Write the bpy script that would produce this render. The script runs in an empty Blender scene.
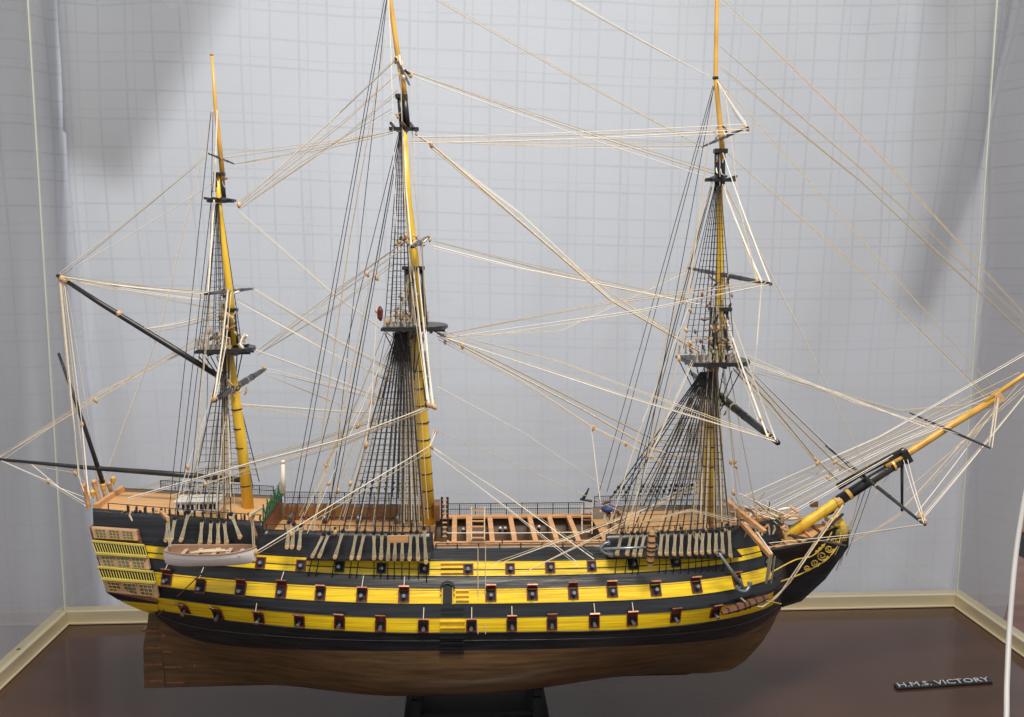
import bpy, math, random
import numpy as np
from mathutils import Vector, Matrix
random.seed(7)
S = bpy.context.scene
COL = S.collection
# ------------------------------------------------------------------ camera
F = 880.0; PITCH = math.radians(7.0); YAW = math.radians(3.3); ROLL = math.radians(0.2)
CP = Vector((0, -1.2, .663))
fw = Vector((math.sin(YAW)*math.cos(PITCH), math.cos(YAW)*math.cos(PITCH), -math.sin(PITCH)))
rt0 = Vector((math.cos(YAW), -math.sin(YAW), 0)); up0 = rt0.cross(fw)
RT = rt0*math.cos(ROLL)+up0*math.sin(ROLL); UP = up0*math.cos(ROLL)-rt0*math.sin(ROLL)
cam = bpy.data.cameras.new('camera'); co = bpy.data.objects.new('camera', cam); COL.objects.link(co)
cam.sensor_width = 36; cam.lens = 36*F/1024; cam.clip_start = .02; cam.clip_end = 50
m = Matrix((RT, UP, -fw)).transposed().to_4x4(); m.translation = CP; co.matrix_world = m
S.camera = co
# ------------------------------------------------------------------ light
w = bpy.data.worlds.new('World'); S.world = w; w.use_nodes = True
w.node_tree.nodes['Background'].inputs[0].default_value = (.88, .91, .96, 1)
w.node_tree.nodes['Background'].inputs[1].default_value = .62
def area(name, loc, target, size, sizey, power, col):
    l = bpy.data.lights.new(name, 'AREA'); l.shape = 'RECTANGLE'; l.size = size; l.size_y = sizey; l.energy = power; l.color = col
    o = bpy.data.objects.new(name, l); COL.objects.link(o); o.location = loc
    o.rotation_euler = (Vector(target)-Vector(loc)).to_track_quat('-Z', 'Y').to_euler(); return o
area('ceiling_lamp', (.25, -.95, 2.3), (0, .05, .2), .8, .35, 52, (1, .92, .80))
area('window_light', (-.15, 1.75, 1.05), (0, .4, .75), .9, .7, 19, (.95, .97, 1))
S.view_settings.view_transform = 'Standard'; S.view_settings.look = 'None'; S.view_settings.exposure = 0.0; S.view_settings.gamma = 1
S.cycles.max_bounces = 6; S.cycles.transparent_max_bounces = 16

def at(px, py, Y=0.0):            # the point of the plane y = Y seen at this pixel of the photograph
    d = fw+RT*((px-512)/F)-UP*((py-358.5)/F); return CP+d*((Y-CP.y)/d.y)
def atz(px, py, Z=0.0):
    d = fw+RT*((px-512)/F)-UP*((py-358.5)/F); return CP+d*((Z-CP.z)/d.z)

# ------------------------------------------------------------------ materials
def mat(name, col, rough=.5, metal=0., var=.12, scale=(30, 30, 30), bump=0., spec=.5, col2=None, detail=4, coat=0.):
    M = bpy.data.materials.new(name); M.use_nodes = True; nt = M.node_tree; b = nt.nodes['Principled BSDF']
    b.inputs['Roughness'].default_value = rough; b.inputs['Metallic'].default_value = metal
    b.inputs['Specular IOR Level'].default_value = spec; b.inputs['Coat Weight'].default_value = coat
    tc = nt.nodes.new('ShaderNodeTexCoord'); mp = nt.nodes.new('ShaderNodeMapping'); mp.inputs['Scale'].default_value = scale
    n = nt.nodes.new('ShaderNodeTexNoise'); n.inputs['Scale'].default_value = 1; n.inputs['Detail'].default_value = detail
    nt.links.new(tc.outputs['Object'], mp.inputs['Vector']); nt.links.new(mp.outputs[0], n.inputs['Vector'])
    r = nt.nodes.new('ShaderNodeValToRGB'); r.color_ramp.elements[0].position = .3; r.color_ramp.elements[1].position = .7
    c2 = col2 or tuple(min(1, c*(1+var)) for c in col); c1 = tuple(c*(1-var) for c in col)
    r.color_ramp.elements[0].color = (*c1, 1); r.color_ramp.elements[1].color = (*c2, 1)
    nt.links.new(n.outputs['Fac'], r.inputs[0]); nt.links.new(r.outputs[0], b.inputs['Base Color'])
    if bump:
        bp = nt.nodes.new('ShaderNodeBump'); bp.inputs['Strength'].default_value = bump; bp.inputs['Distance'].default_value = .001
        nt.links.new(n.outputs['Fac'], bp.inputs['Height']); nt.links.new(bp.outputs[0], b.inputs['Normal'])
    return M
PLANK = (12, 60, 420)
YEL = mat('yellow_paint', (.88, .56, .012), .30, var=.26, scale=PLANK, bump=.5)
BLK = mat('black_paint', (.013, .014, .017), .30, var=.5, scale=(14, 60, 300), bump=.35, col2=(.022, .023, .028))
HWOOD = mat('bottom_wood', (.120, .066, .028), .42, var=.45, scale=(14, 40, 170), bump=.4, coat=.08)
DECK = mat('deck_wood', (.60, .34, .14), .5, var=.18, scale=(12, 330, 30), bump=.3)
TAN = mat('pale_wood', (.60, .32, .14), .5, var=.2, scale=(25, 90, 200), bump=.3)
BRN = mat('brown_wood', (.20, .085, .04), .5, var=.3, scale=(30, 90, 200))
MAST = mat('mast_yellow', (.86, .56, .05), .33, var=.15, scale=(150, 150, 14))
MASTO = mat('spar_ochre', (.66, .38, .07), .35, var=.2, scale=(60, 60, 30))
SPAR = mat('black_spar', (.022, .022, .024), .35, var=.4, scale=(50, 50, 50))
BROPE = mat('black_rope', (.030, .029, .03), .7, var=.4, scale=(300, 300, 300))
WROPE = mat('white_rope', (.86, .80, .68), .8, var=.1, scale=(300, 300, 300))
TROPE = mat('tan_rope', (.62, .50, .33), .8, var=.2, scale=(300, 300, 300))
LROPE = mat('lanyard_cord', (.42, .36, .25), .8, var=.25, scale=(700, 700, 500), bump=.6)
BLOCKM = mat('block_wood', (.62, .40, .20), .5, var=.25, scale=(200, 200, 200))
RED = mat('red_paint', (.13, .018, .014), .38, var=.3, scale=(100, 100, 100))
DARK = mat('port_interior', (.008, .006, .006), .7, var=.3)
GUN = mat('gunmetal', (.26, .26, .28), .30, metal=.6, var=.3, scale=(200, 200, 200))
WHITE = mat('white_enamel', (.80, .78, .74), .3, var=.05)
BOATW = mat('boat_hull_white', (.86, .83, .79), .28, var=.06, scale=(40, 40, 400), bump=.3)
BOATI = mat('boat_inside', (.30, .17, .10), .5, var=.2)
GOLD = mat('gilt_trim', (.68, .46, .08), .4, var=.25, scale=(200, 200, 200))
PANE = mat('gallery_glass', (.11, .13, .11), .15, var=.3, scale=(120, 120, 120))
GREEN = mat('netting_reflection_green', (.02, .12, .06), .6, var=.4, scale=(300, 300, 300))
NET = mat('dark_netting', (.03, .032, .036), .8, var=.3, scale=(300, 300, 300))
BLUE = mat('blue_cloth', (.03, .05, .16), .6, var=.2)
COPPER = mat('copper_strap', (.30, .13, .07), .35, metal=.5, var=.3, scale=(200, 200, 200))
STEEL = mat('anchor_steel', (.30, .33, .36), .35, metal=.6, var=.2, scale=(200, 200, 200))
BOARD = mat('lacquered_board', (.058, .028, .018), .13, var=.18, scale=(3, 14, 3), spec=.5, detail=6)
RAILM = mat('champagne_metal', (.60, .52, .35), .36, metal=.3, var=.07, scale=(4, 4, 60))
PLATE = mat('nameplate_black', (.012, .012, .014), .35, var=.3)
SILV = mat('silver_letters', (.52, .54, .56), .3, metal=.4, var=.05)
STAND = mat('stand_black', (.006, .006, .007), .8, var=.3)
CABLE = mat('cable_white', (.55, .54, .54), .4, var=.04)
FLOORM = mat('room_floor_wood', (.30, .10, .05), .35, var=.3, scale=(3, 25, 3))
CABM = mat('cabinet_wood', (.42, .24, .12), .4, var=.2, scale=(4, 4, 40))
GLASS = bpy.data.materials.new('case_glass'); GLASS.use_nodes = True
_nt = GLASS.node_tree; _nt.nodes.clear(); _o = _nt.nodes.new('ShaderNodeOutputMaterial'); _t = _nt.nodes.new('ShaderNodeBsdfTransparent'); _t.inputs[0].default_value = (.975, .985, .985, 1)
_g = _nt.nodes.new('ShaderNodeBsdfGlossy'); _g.inputs['Roughness'].default_value = .02; _lw = _nt.nodes.new('ShaderNodeLayerWeight'); _lw.inputs[0].default_value = .5
_pw = _nt.nodes.new('ShaderNodeMath'); _pw.operation = 'POWER'; _pw.inputs[1].default_value = 4; _nt.links.new(_lw.outputs['Facing'], _pw.inputs[0])
_fr = _nt.nodes.new('ShaderNodeMath'); _fr.operation = 'MULTIPLY_ADD'; _fr.inputs[1].default_value = .5; _fr.inputs[2].default_value = .025; _nt.links.new(_pw.outputs[0], _fr.inputs[0])
_mx = _nt.nodes.new('ShaderNodeMixShader'); _nt.links.new(_fr.outputs[0], _mx.inputs[0]); _nt.links.new(_t.outputs[0], _mx.inputs[1]); _nt.links.new(_g.outputs[0], _mx.inputs[2]); _nt.links.new(_mx.outputs[0], _o.inputs[0])

# ------------------------------------------------------------------ mesh helpers
class MB:
    def __init__(s): s.v = []; s.f = []; s.mi = []
    def add(s, vs, fs, mi=0):
        o = len(s.v); s.v += [tuple(p) for p in vs]; s.f += [tuple(i+o for i in f) for f in fs]; s.mi += [mi]*len(fs); return s
    def box(s, c, sz, M=None, mi=0):
        c = Vector(c); vs = []
        for x in (-.5, .5):
            for y in (-.5, .5):
                for z in (-.5, .5):
                    p = Vector((x*sz[0], y*sz[1], z*sz[2])); vs.append(c+(M @ p if M else p))
        return s.add(vs, [(0, 1, 3, 2), (4, 6, 7, 5), (0, 4, 5, 1), (2, 3, 7, 6), (0, 2, 6, 4), (1, 5, 7, 3)], mi)
    def bar(s, a, b, w, h, mi=0, upv=(0, 0, 1)):
        a = Vector(a); b = Vector(b); d = (b-a); L = d.length; d.normalize(); r = d.cross(Vector(upv))
        if r.length < 1e-4: r = Vector((1, 0, 0))
        r.normalize(); u = r.cross(d)
        return s.box((a+b)/2, (L, w, h), Matrix((d, r, u)).transposed(), mi)
    def tube(s, pts, r, seg=6, mi=0, caps=True):
        pts = [Vector(p) for p in pts]; n = len(pts)
        rs = r if isinstance(r, (list, tuple)) else [r]*n
        vs = []; fs = []; ref = None
        for i, p in enumerate(pts):
            t = (pts[min(i+1, n-1)]-pts[max(i-1, 0)]).normalized()
            if ref is None:
                ref = Vector((0, 0, 1)) if abs(t.z) < .9 else Vector((1, 0, 0))
            a = t.cross(ref).normalized(); b = a.cross(t).normalized(); ref = b
            for k in range(seg):
                q = 2*math.pi*k/seg; vs.append(p+(a*math.cos(q)+b*math.sin(q))*rs[i])
        for i in range(n-1):
            for k in range(seg):
                fs.append((i*seg+k, i*seg+(k+1) % seg, (i+1)*seg+(k+1) % seg, (i+1)*seg+k))
        if caps: fs += [tuple(range(seg-1, -1, -1)), tuple(range((n-1)*seg, n*seg))]
        return s.add(vs, fs, mi)
    def ball(s, c, r, M=None, mi=0, seg=8, rings=5):
        c = Vector(c); r = r if isinstance(r, (tuple, list)) else (r, r, r); vs = []; fs = []
        for i in range(rings+1):
            th = math.pi*i/rings
            for k in range(seg):
                ph = 2*math.pi*k/seg; p = Vector((r[0]*math.sin(th)*math.cos(ph), r[1]*math.sin(th)*math.sin(ph), r[2]*math.cos(th)))
                vs.append(c+(M @ p if M else p))
        for i in range(rings):
            for k in range(seg): fs.append((i*seg+k, (i+1)*seg+k, (i+1)*seg+(k+1) % seg, i*seg+(k+1) % seg))
        return s.add(vs, fs, mi)
    def prism(s, poly, y0, y1, mi=0):       # polygon of (x,z) extruded in y
        n = len(poly); vs = [(p[0], y0, p[1]) for p in poly]+[(p[0], y1, p[1]) for p in poly]
        fs = [tuple(range(n)), tuple(range(2*n-1, n-1, -1))]+[(i, n+i, n+(i+1) % n, (i+1) % n) for i in range(n)]
        return s.add(vs, fs, mi)
    def hprism(s, poly, z0, z1, mi=0):      # polygon of (x,y) extruded in z
        n = len(poly); vs = [(p[0], p[1], z0) for p in poly]+[(p[0], p[1], z1) for p in poly]
        fs = [tuple(range(n-1, -1, -1)), tuple(range(n, 2*n))]+[(i, (i+1) % n, n+(i+1) % n, n+i) for i in range(n)]
        return s.add(vs, fs, mi)
    def grid(s, rows, mis=None, mi=0, closed=False):
        n = len(rows[0]); vs = [p for r in rows for p in r]; o = len(s.v)
        for i in range(len(rows)-1):
            for k in range(n if closed else n-1):
                k2 = (k+1) % n
                s.f.append((o+i*n+k, o+i*n+k2, o+(i+1)*n+k2, o+(i+1)*n+k)); s.mi.append(mis[i] if mis else mi)
        s.v += [tuple(p) for p in vs]; return s
    def build(s, name, mats, parent=None, smooth=False, bevel=0):
        me = bpy.data.meshes.new(name); me.from_pydata(s.v, [], s.f); mats = mats if isinstance(mats, (list, tuple)) else [mats]
        for q in mats: me.materials.append(q)
        me.polygons.foreach_set('material_index', s.mi)
        if smooth: me.polygons.foreach_set('use_smooth', [True]*len(s.f))
        me.update(); o = bpy.data.objects.new(name, me); COL.objects.link(o)
        if parent: o.parent = parent
        if bevel:
            bv = o.modifiers.new('bevel', 'BEVEL'); bv.width = bevel; bv.segments = 2; bv.limit_method = 'ANGLE'
        return o
def empty(name, loc=(0, 0, 0)):
    o = bpy.data.objects.new(name, None); COL.objects.link(o); o.location = loc; o.empty_display_size = .02; return o
def tag(o, label=None, cat=None, group=None, kind=None):
    for k, v in (('label', label), ('category', cat), ('group', group), ('kind', kind)):
        if v: o[k] = v
    return o
def catmull(P, n=6):
    P = [Vector(p) for p in P]; out = []
    for i in range(len(P)-1):
        a = P[max(i-1, 0)]; b = P[i]; c = P[i+1]; d = P[min(i+2, len(P)-1)]
        for k in range(n):
            t = k/n; out.append(.5*((2*b)+(c-a)*t+(2*a-5*b+4*c-d)*t*t+(3*b-a-3*c+d)*t**3))
    out.append(P[-1]); return out

# ------------------------------------------------------------------ hull form
ship = empty('model_ship', (0, 0, 0))
tag(ship, 'three-masted wooden sailing warship model with yellow and black striped hull standing in the display case', 'ship model')
ZK = at(165, 684.5, 0).z
NAMES = 'ABCDEFGT'
XS = {k: at(*q).x for k, q in dict(A=(162, 622, 0), B=(158, 613, -.03), C=(133, 602, -.05), D=(114, 591, -.05), E=(106, 576, -.05), F=(100, 556, -.05), G=(96, 536, -.05), T=(93, 508, -.05)).items()}
XE = dict(A=at(779, 612, 0).x, B=at(782, 606, 0).x, C=at(784, 600, 0).x, D=at(784, 590, 0).x, E=at(784, 578, 0).x, F=at(784, 564, 0).x, G=at(782, 553, 0).x, T=at(780, 536, 0).x)
BM = dict(A=.111, B=.116, C=.114, D=.107, E=.097, F=.087, G=.077, T=.066)
S0 = dict(A=.14, B=.40, C=.56, D=.62, E=.66, F=.70, G=.74, T=.78)
XPOST = at(166, 660, 0).x
def bk(k, x):
    u = min(1, max(0, (x-XS[k])/(XE[k]-XS[k])))
    st = S0[k]+(1-S0[k])*math.sin(math.pi/2*min(1, u/.42))**.9
    bw = 1.0
    if k in 'AB':
        c = .55 if k == 'A' else .64
        if u > c: bw = max(0, 1-((u-c)/(1-c))**2.3)**(.72 if k == 'A' else .58)
    elif u > .70: bw = max(0, 1-((u-.70)/.30)**2.7)**.52
    return BM[k]*st*bw
PX = {
 'A': [(160, 617), (166, 625), (175, 632), (200, 642), (245, 647.5), (300, 649.5), (340, 650.6), (400, 651), (430, 651), (510, 650), (600, 647), (650, 645), (695, 642), (730, 637.5), (749, 631.5), (765, 622), (775, 613)],
 'B': [(160, 609), (200, 616), (245, 623.5), (300, 628), (340, 631), (400, 632.5), (430, 632.5), (510, 632), (600, 629), (650, 625.5), (695, 623.5), (730, 620)],
 'C': [(157, 597), (180, 600), (245, 608), (300, 614.4), (340, 616.5), (400, 618.6), (430, 618), (510, 617.5), (600, 614.5), (650, 612), (695, 609.5), (730, 606)],
 'D': [(180, 587), (245, 596), (300, 600.4), (340, 602.8), (400, 603.5), (430, 604), (510, 602.5), (600, 600), (650, 597), (695, 595), (730, 591.4)],
 'E': [(180, 573), (245, 580.5), (300, 586), (340, 588), (400, 589.6), (430, 588.5), (510, 587), (600, 584), (650, 583), (695, 580), (730, 577.5)],
 'F': [(160, 558), (250, 568.5), (300, 572), (340, 574), (400, 575.5), (430, 576), (510, 575), (600, 572), (650, 571), (695, 568), (730, 563.5)],
 'G': [(160, 546), (270, 556), (300, 558), (430, 562), (510, 561), (600, 559), (650, 557), (730, 552)]}
COEF = {}
for k, L in PX.items():
    xs = []; zs = []
    for px, py in L:
        y = -.1
        for _ in range(30):
            P = at(px, py, y); y = .5*y-.5*bk(k, P.x)
        xs.append(P.x); zs.append(P.z)
    COEF[k] = (xs, zs) if k == 'A' else np.polyfit(xs, zs, 2)
def zl(k, x):
    if k == 'T': return ztop(x)
    if k == 'A':
        return sum(float(np.interp(x+d, *COEF[k])) for d in (-.014, -.007, 0, .007, .014))/5
    return float(np.polyval(COEF[k], min(x, .44)))
# top of the side: poop, quarterdeck, waist, forecastle
def sx(px, py=545, Y=-.066): return at(px, py, Y).x
X_P, X_Q, X_W = sx(263), sx(433), sx(606)
def ztop(x):
    def lin(a, b):
        pa, pb = at(*a), at(*b); return pa.z+(pb.z-pa.z)*(x-pa.x)/(pb.x-pa.x)
    if x < X_P: return lin((92, 511, -.06), (262, 523, -.066))
    if x < X_Q: return lin((265, 531, -.066), (430, 533, -.066))
    if x < X_W: return lin((436, 545, -.066), (604, 543, -.066))
    return lin((608, 535, -.066), (735, 530, -.066))
ORDER = 'ABCDEFGT'
def hb(x, z):
    zs = [zl(k, x) for k in ORDER]
    if z <= zs[0]: return bk('A', x)
    for i in range(7):
        if z <= zs[i+1]:
            t = (z-zs[i])/(zs[i+1]-zs[i]); return bk(ORDER[i], x)*(1-t)+bk(ORDER[i+1], x)*t
    return bk('T', x)
def hs(px, py, off=0.):          # the point of the near hull side (pushed out by off) at this pixel
    y = -.1
    for _ in range(40):
        P = at(px, py, y); y = .5*y-.5*(hb(P.x, P.z)+off)
    return at(px, py, y)
def hframe(P):
    e = .004; t = Vector((2*e, -(hb(P.x+e, P.z)-hb(P.x-e, P.z)), zl('D', P.x+e)-zl('D', P.x-e))).normalized()
    v = Vector((0, (hb(P.x, P.z-e)-hb(P.x, P.z+e)), 2*e)).normalized()
    n = t.cross(v).normalized(); v = n.cross(t).normalized()
    return Matrix((t, n, v)).transposed(), t, n, v     # local x along, y outwards, z up
# stations
US = sorted(set([i/90 for i in range(91)]+[.965, .972, .982, .987, .992, .996]))
NB = {}
SUB = {'A': 3, 'B': 3, 'C': 3, 'D': 3, 'E': 3, 'F': 3, 'G': 4}
rows = []; mis = []
MI = dict(A=0, B=1, C=0, D=1, E=0, F=1, G=0)
_sp = [at(*p) for p in ((690, 679, 0), (708, 675, 0), (727, 670, 0), (744, 661, 0), (759, 646, 0), (770, 630, 0), (777, 615, 0))]
_za = zl('A', .42); STX = [p.x for p in _sp]+[XE['A']]; STQ = [max(0, (p.z-ZK)/(_za-ZK)) for p in _sp]; STQ = [min(.97, q) for q in STQ]+[1]; STQ[0] = 0
QS = [0, .03, .08, .16, .26, .38, .5, .63, .76, .88]
def under(q, u, side):
    xe = float(np.interp(q, STQ, STX)); xs_ = XPOST+(XS['A']-XPOST)*q
    x = xs_+(xe-xs_)*u; ba = bk('A', XS['A']+(XE['A']-XS['A'])*u)
    n = 1.0+1.7*math.sin(math.pi*min(1, max(0, (u+.02)/1.04)))**.8
    g = (1-(1-q)**n)**(1/n) if q > 0 else 0
    if u < .4:
        e_ = u/.4; e_ = e_*e_*(3-2*e_); g = g*e_+(q**1.5)*(1-e_)
    if u > .5:
        e_ = min(1, (u-.5)/.46); e_ = e_*e_*(3-2*e_); g = g*(1-e_)+(q**.92)*e_
    b = .005+(ba-.005)*g if q > 0 else .005
    za = zl('A', XS['A']+(XE['A']-XS['A'])*u)
    return Vector((x, side*max(b, .0035), ZK+(za-ZK)*q))
def above(k, k2, t, u, side):
    xs_ = XS[k]*(1-t)+XS[k2]*t; xe = XE[k]*(1-t)+XE[k2]*t; x = xs_+(xe-xs_)*u
    b = bk(k, XS[k]+(XE[k]-XS[k])*u)*(1-t)+bk(k2, XS[k2]+(XE[k2]-XS[k2])*u)*t
    return Vector((x, side*max(b, .0035), zl(k, x)*(1-t)+zl(k2, x)*t))
hull = MB()
uT = [(x-XS['T'])/(XE['T']-XS['T']) for x in (X_P, X_Q, X_W)]
US = sorted(US+[u+d for u in uT for d in (-.0003, .0003)])
for side in (-1, 1):
    rows = []; mis = []
    for q in QS: rows.append([under(q, u, side) for u in US]); mis.append(2)
    for i, k in enumerate(ORDER[:-1]):
        k2 = ORDER[i+1]
        for j in range(SUB[k]):
            rows.append([above(k, k2, j/SUB[k], u, side) for u in US]); mis.append(MI[k])
    rows.append([above('G', 'T', 1, u, side) for u in US]); mis.append(0)
    top = rows[-1]
    inner = [Vector((p.x, side*max(.002, abs(p.y)-.0045), p.z)) for p in top]; rows.append(inner); mis.append(4)
    rows.append([Vector((p.x, p.y, p.z-.07)) for p in inner])
    if side > 0:
        rows = [r[::-1] for r in rows]
    hull.grid(rows, mis)
# transom and stem closure
tl = [p for p in [under(q, 0, -1) for q in QS]]+[above(ORDER[i], ORDER[i+1], j/3, 0, -1) for i in range(7) for j in range(3)]+[above('G', 'T', 1, 0, -1)]
hull.grid([[p, Vector((p.x-.003, 0, p.z)), Vector((p.x, -p.y, p.z))] for p in tl], mi=0)
sl = [p for p in [under(q, 1, -1) for q in QS]]+[above(ORDER[i], ORDER[i+1], j/3, 1, -1) for i in range(7) for j in range(3)]+[above('G', 'T', 1, 1, -1)]
hull.grid([[p, Vector((p.x+.003, 0, p.z)), Vector((p.x, -p.y, p.z))] for p in sl], mis=[2 if i < 10 else 0 for i in range(len(sl))])
hull.add([(XPOST, -.005, ZK), (STX[0], -.005, ZK), (STX[0], .005, ZK), (XPOST, .005, ZK), (XPOST, -.005, ZK-.002), (STX[0]-.006, -.005, ZK-.002), (STX[0]-.006, .005, ZK-.002), (XPOST, .005, ZK-.002)],
         [(0, 1, 5, 4), (3, 7, 6, 2), (4, 5, 6, 7), (0, 4, 7, 3), (1, 2, 6, 5)], 2)
_lim = dict(zip('BDF', (at(767, 605, -.04).x, at(764, 577, -.04).x, at(756, 557, -.05).x)))
for fi, f_ in enumerate(hull.f):        # the yellow bands stop short of the stem
    if hull.mi[fi] == 1:
        c_ = sum((Vector(hull.v[i]) for i in f_), Vector())/len(f_)
        kk = 'B' if c_.z < zl('C', c_.x) else ('D' if c_.z < zl('E', c_.x) else 'F')
        if c_.x > _lim[kk]+.006*math.sin((c_.z-zl(kk, c_.x))*150): hull.mi[fi] = 0
HULL = hull.build('hull', [BLK, YEL, HWOOD, TAN, mat('bulwark_paint', (.10, .055, .028), .5)], ship)
for p in HULL.data.polygons: p.use_smooth = True

# long mouldings along the sides
def side_line(name, k, k2, t, off, r, mtl, x0=-.49, x1=.462, dz=0):
    mb = MB()
    for sd in (-1, 1):
        pts = []
        n = 60
        for i in range(n+1):
            u = max(0, (x0-XS[k])/(XE[k]-XS[k]))+(min(1, (x1-XS[k])/(XE[k]-XS[k]))-max(0, (x0-XS[k])/(XE[k]-XS[k])))*i/n
            p = above(k, k2, t, u, sd); p.y += sd*off; p.z += dz; pts.append(p)
        mb.tube(pts, r, 5)
    return mb.build(name, mtl, HULL)
for k, k2, t, mm in (('A', 'B', .97, BLK), ('C', 'D', .04, BLK), ('C', 'D', .97, BLK), ('E', 'F', .04, BLK), ('E', 'F', .97, BLK), ('F', 'G', .45, BLK), ('A', 'B', .55, BLK), ('G', 'T', .06, BLK)):
    side_line('moulding', k, k2, t, .0004, .0007, mm)
side_line('rubbing_strake', 'D', 'E', .93, .0004, .0008, MAST, -.47, .40)
# rudder
rud = MB(); z0 = ZK-.003
zt = at(146, 612, 0).z+.02
xr = at(186, 660, 0).x
rx = XPOST-.0008
rud.prism([(rx-.030, z0), (rx, z0), (rx-.004, zt), (rx-.016, zt), (rx-.020, zt-.03), (rx-.028, ZK+.06)], -.0045, .0045)
RUD = rud.build('rudder', HWOOD, ship, bevel=.0008)
for i, py in enumerate((629, 646, 662.5, 679)):
    z = at(150, py, 0).z; mb = MB(); mb.box((rx-.015, 0, z), (.026, .0125, .0035)); mb.build('rudder_strap', COPPER, RUD)
    mb = MB(); mb.box((rx+.014, 0, z-.003), (.026, .0135+.006*(3-i), .0035)); mb.build('gudgeon_strap', COPPER, RUD)

# decks
def deck(name, xa, xb, dz, mtl, camber=.003, flat=None):
    mb = MB(); rws = []
    for i in range(25):
        x = xa+(xb-xa)*i/24; b = max(.002, bk('T', x)-.0046); z = (ztop((xa+xb)/2+(x-(xa+xb)/2)*.999)+dz)
        rws.append([(x, b*t, z+camber*(1-t*t)) for t in [j/6-1 for j in range(13)]])
    mb.grid(rws); return mb.build(name, mtl, ship, smooth=False)
deck('poop_deck', XS['T']+.003, X_P-.001, -.004, DECK)
deck('quarter_deck', X_P, X_Q, -.024, DECK)
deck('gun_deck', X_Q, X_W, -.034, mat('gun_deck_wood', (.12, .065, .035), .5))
deck('forecastle_deck', X_W, XE['T']-.002, -.018, DECK)
def bulkhead(name, x, za, zb, mtl):
    b = bk('T', x)-.005; mb = MB(); mb.box((x, 0, (za+zb)/2), (.003, 2*b, abs(zb-za))); return mb.build(name, mtl, ship)
bulkhead('poop_bulkhead', X_P-.002, ztop(X_P-.01)-.005, ztop(X_P+.01)-.026, BRN)
bulkhead('quarter_deck_bulkhead', X_Q-.002, ztop(X_Q-.01)-.026, ztop(X_Q+.01)-.040, BRN)
bulkhead('forecastle_bulkhead', X_W+.002, ztop(X_W+.01)-.02, ztop(X_W-.01)-.040, BRN)
# waist: pale plank strake, skid beams, far gangway
for sd in (-1, 1):
    mb = MB(); rws = []
    for i in range(30):
        x = X_Q+.001+(X_W-X_Q-.002)*i/29; b = bk('T', x); z = ztop(x)
        rws.append([(x, sd*(b+.0016), z-.011), (x, sd*(b+.0016), z+.0008), (x, sd*(b-.012), z+.0008), (x, sd*(b-.012), z-.002)])
    mb.grid(rws); mb.build('gangway_plank', TAN, ship)
SK = [(471), (494.5), (517), (538), (559.5), (581)]
for i, px in enumerate([456]+SK):
    x = at(px-2, 532, -.06).x; z = ztop(x)-.002
    mb = MB(); b = bk('T', x)-.006; mb.bar((x, -b, z), (x, b, z), .0068, .007); mb.build('skid_beam', TAN, ship)
# guns standing on the gun deck in the waist
for px, py in ((463.5, 527), (500, 526), (505, 526), (538.5, 524.5), (571, 524)):
    P = at(px, py, .07); mb = MB(); mb.tube([P+Vector((0, .012, 0)), P+Vector((0, -.012, 0))], [.0016, .0024], 8); mb.build('deck_gun', WHITE, ship, smooth=True)
# netting and stanchion rails
def railing(name, xa, xb, sd, h, dz=0., n=10, net=True, mtl=NET, inset=.002, rpost=.0008):
    mb = MB(); 
    pts = [Vector((xa+(xb-xa)*i/n, 0, 0)) for i in range(n+1)]
    for p in pts: p.y = sd*(bk('T', p.x)-inset); p.z = ztop(p.x)+dz
    for p in pts: mb.tube([p, p+Vector((0, 0, h))], rpost, 5)
    for t in (1.,) if not net else (1., .5):
        mb.tube([p+Vector((0, 0, h*t)) for p in pts], .0006, 4)
    if net:
        for i in range(len(pts)-1):
            a, b = pts[i], pts[i+1]; L = (b-a).length; c = max(3, int(L/.0032))
            for j in range(1, c):
                q = a.lerp(b, j/c); mb.tube([q, q+Vector((0, 0, h))], .00022, 3, caps=False)
            for j in range(1, 6):
                mb.tube([a+Vector((0, 0, h*j/6)), b+Vector((0, 0, h*j/6))], .00022, 3, caps=False)
    return mb.build(name, mtl, ship)
railing('hammock_netting', X_P+.004, X_Q-.004, 1, .016, .001, 10)
railing('hammock_netting', X_Q+.012, X_W-.012, 1, .017, .001, 9)
railing('hammock_netting', X_W+.004, .38, 1, .015, .001, 8)
railing('hammock_netting', -.43, X_P-.012, 1, .013, .001, 8)
railing('stanchion_rail', XS['T']+.02, X_P-.004, -1, .009, .0, 8, net=False)
railing('stanchion_rail', X_Q+.004, X_W-.002, -1, .012, -.009, 8, net=False, inset=-.003)
railing('stanchion_rail', X_P+.004, X_Q-.004, -1, .008, .0, 9, net=False)
railing('stanchion_rail', X_W+.004, .40, -1, .008, .0, 9, net=False)
mb = MB()     # white life line of the waist
for sd, zz, Y in ((-1, 533, -.085), (1, 507.5, .095)):
    mb.tube([at(447, zz, Y), at(520, zz, Y), at(590, zz-1, Y)], .0005, 4)
mb.build('life_line', WROPE, ship)
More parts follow.
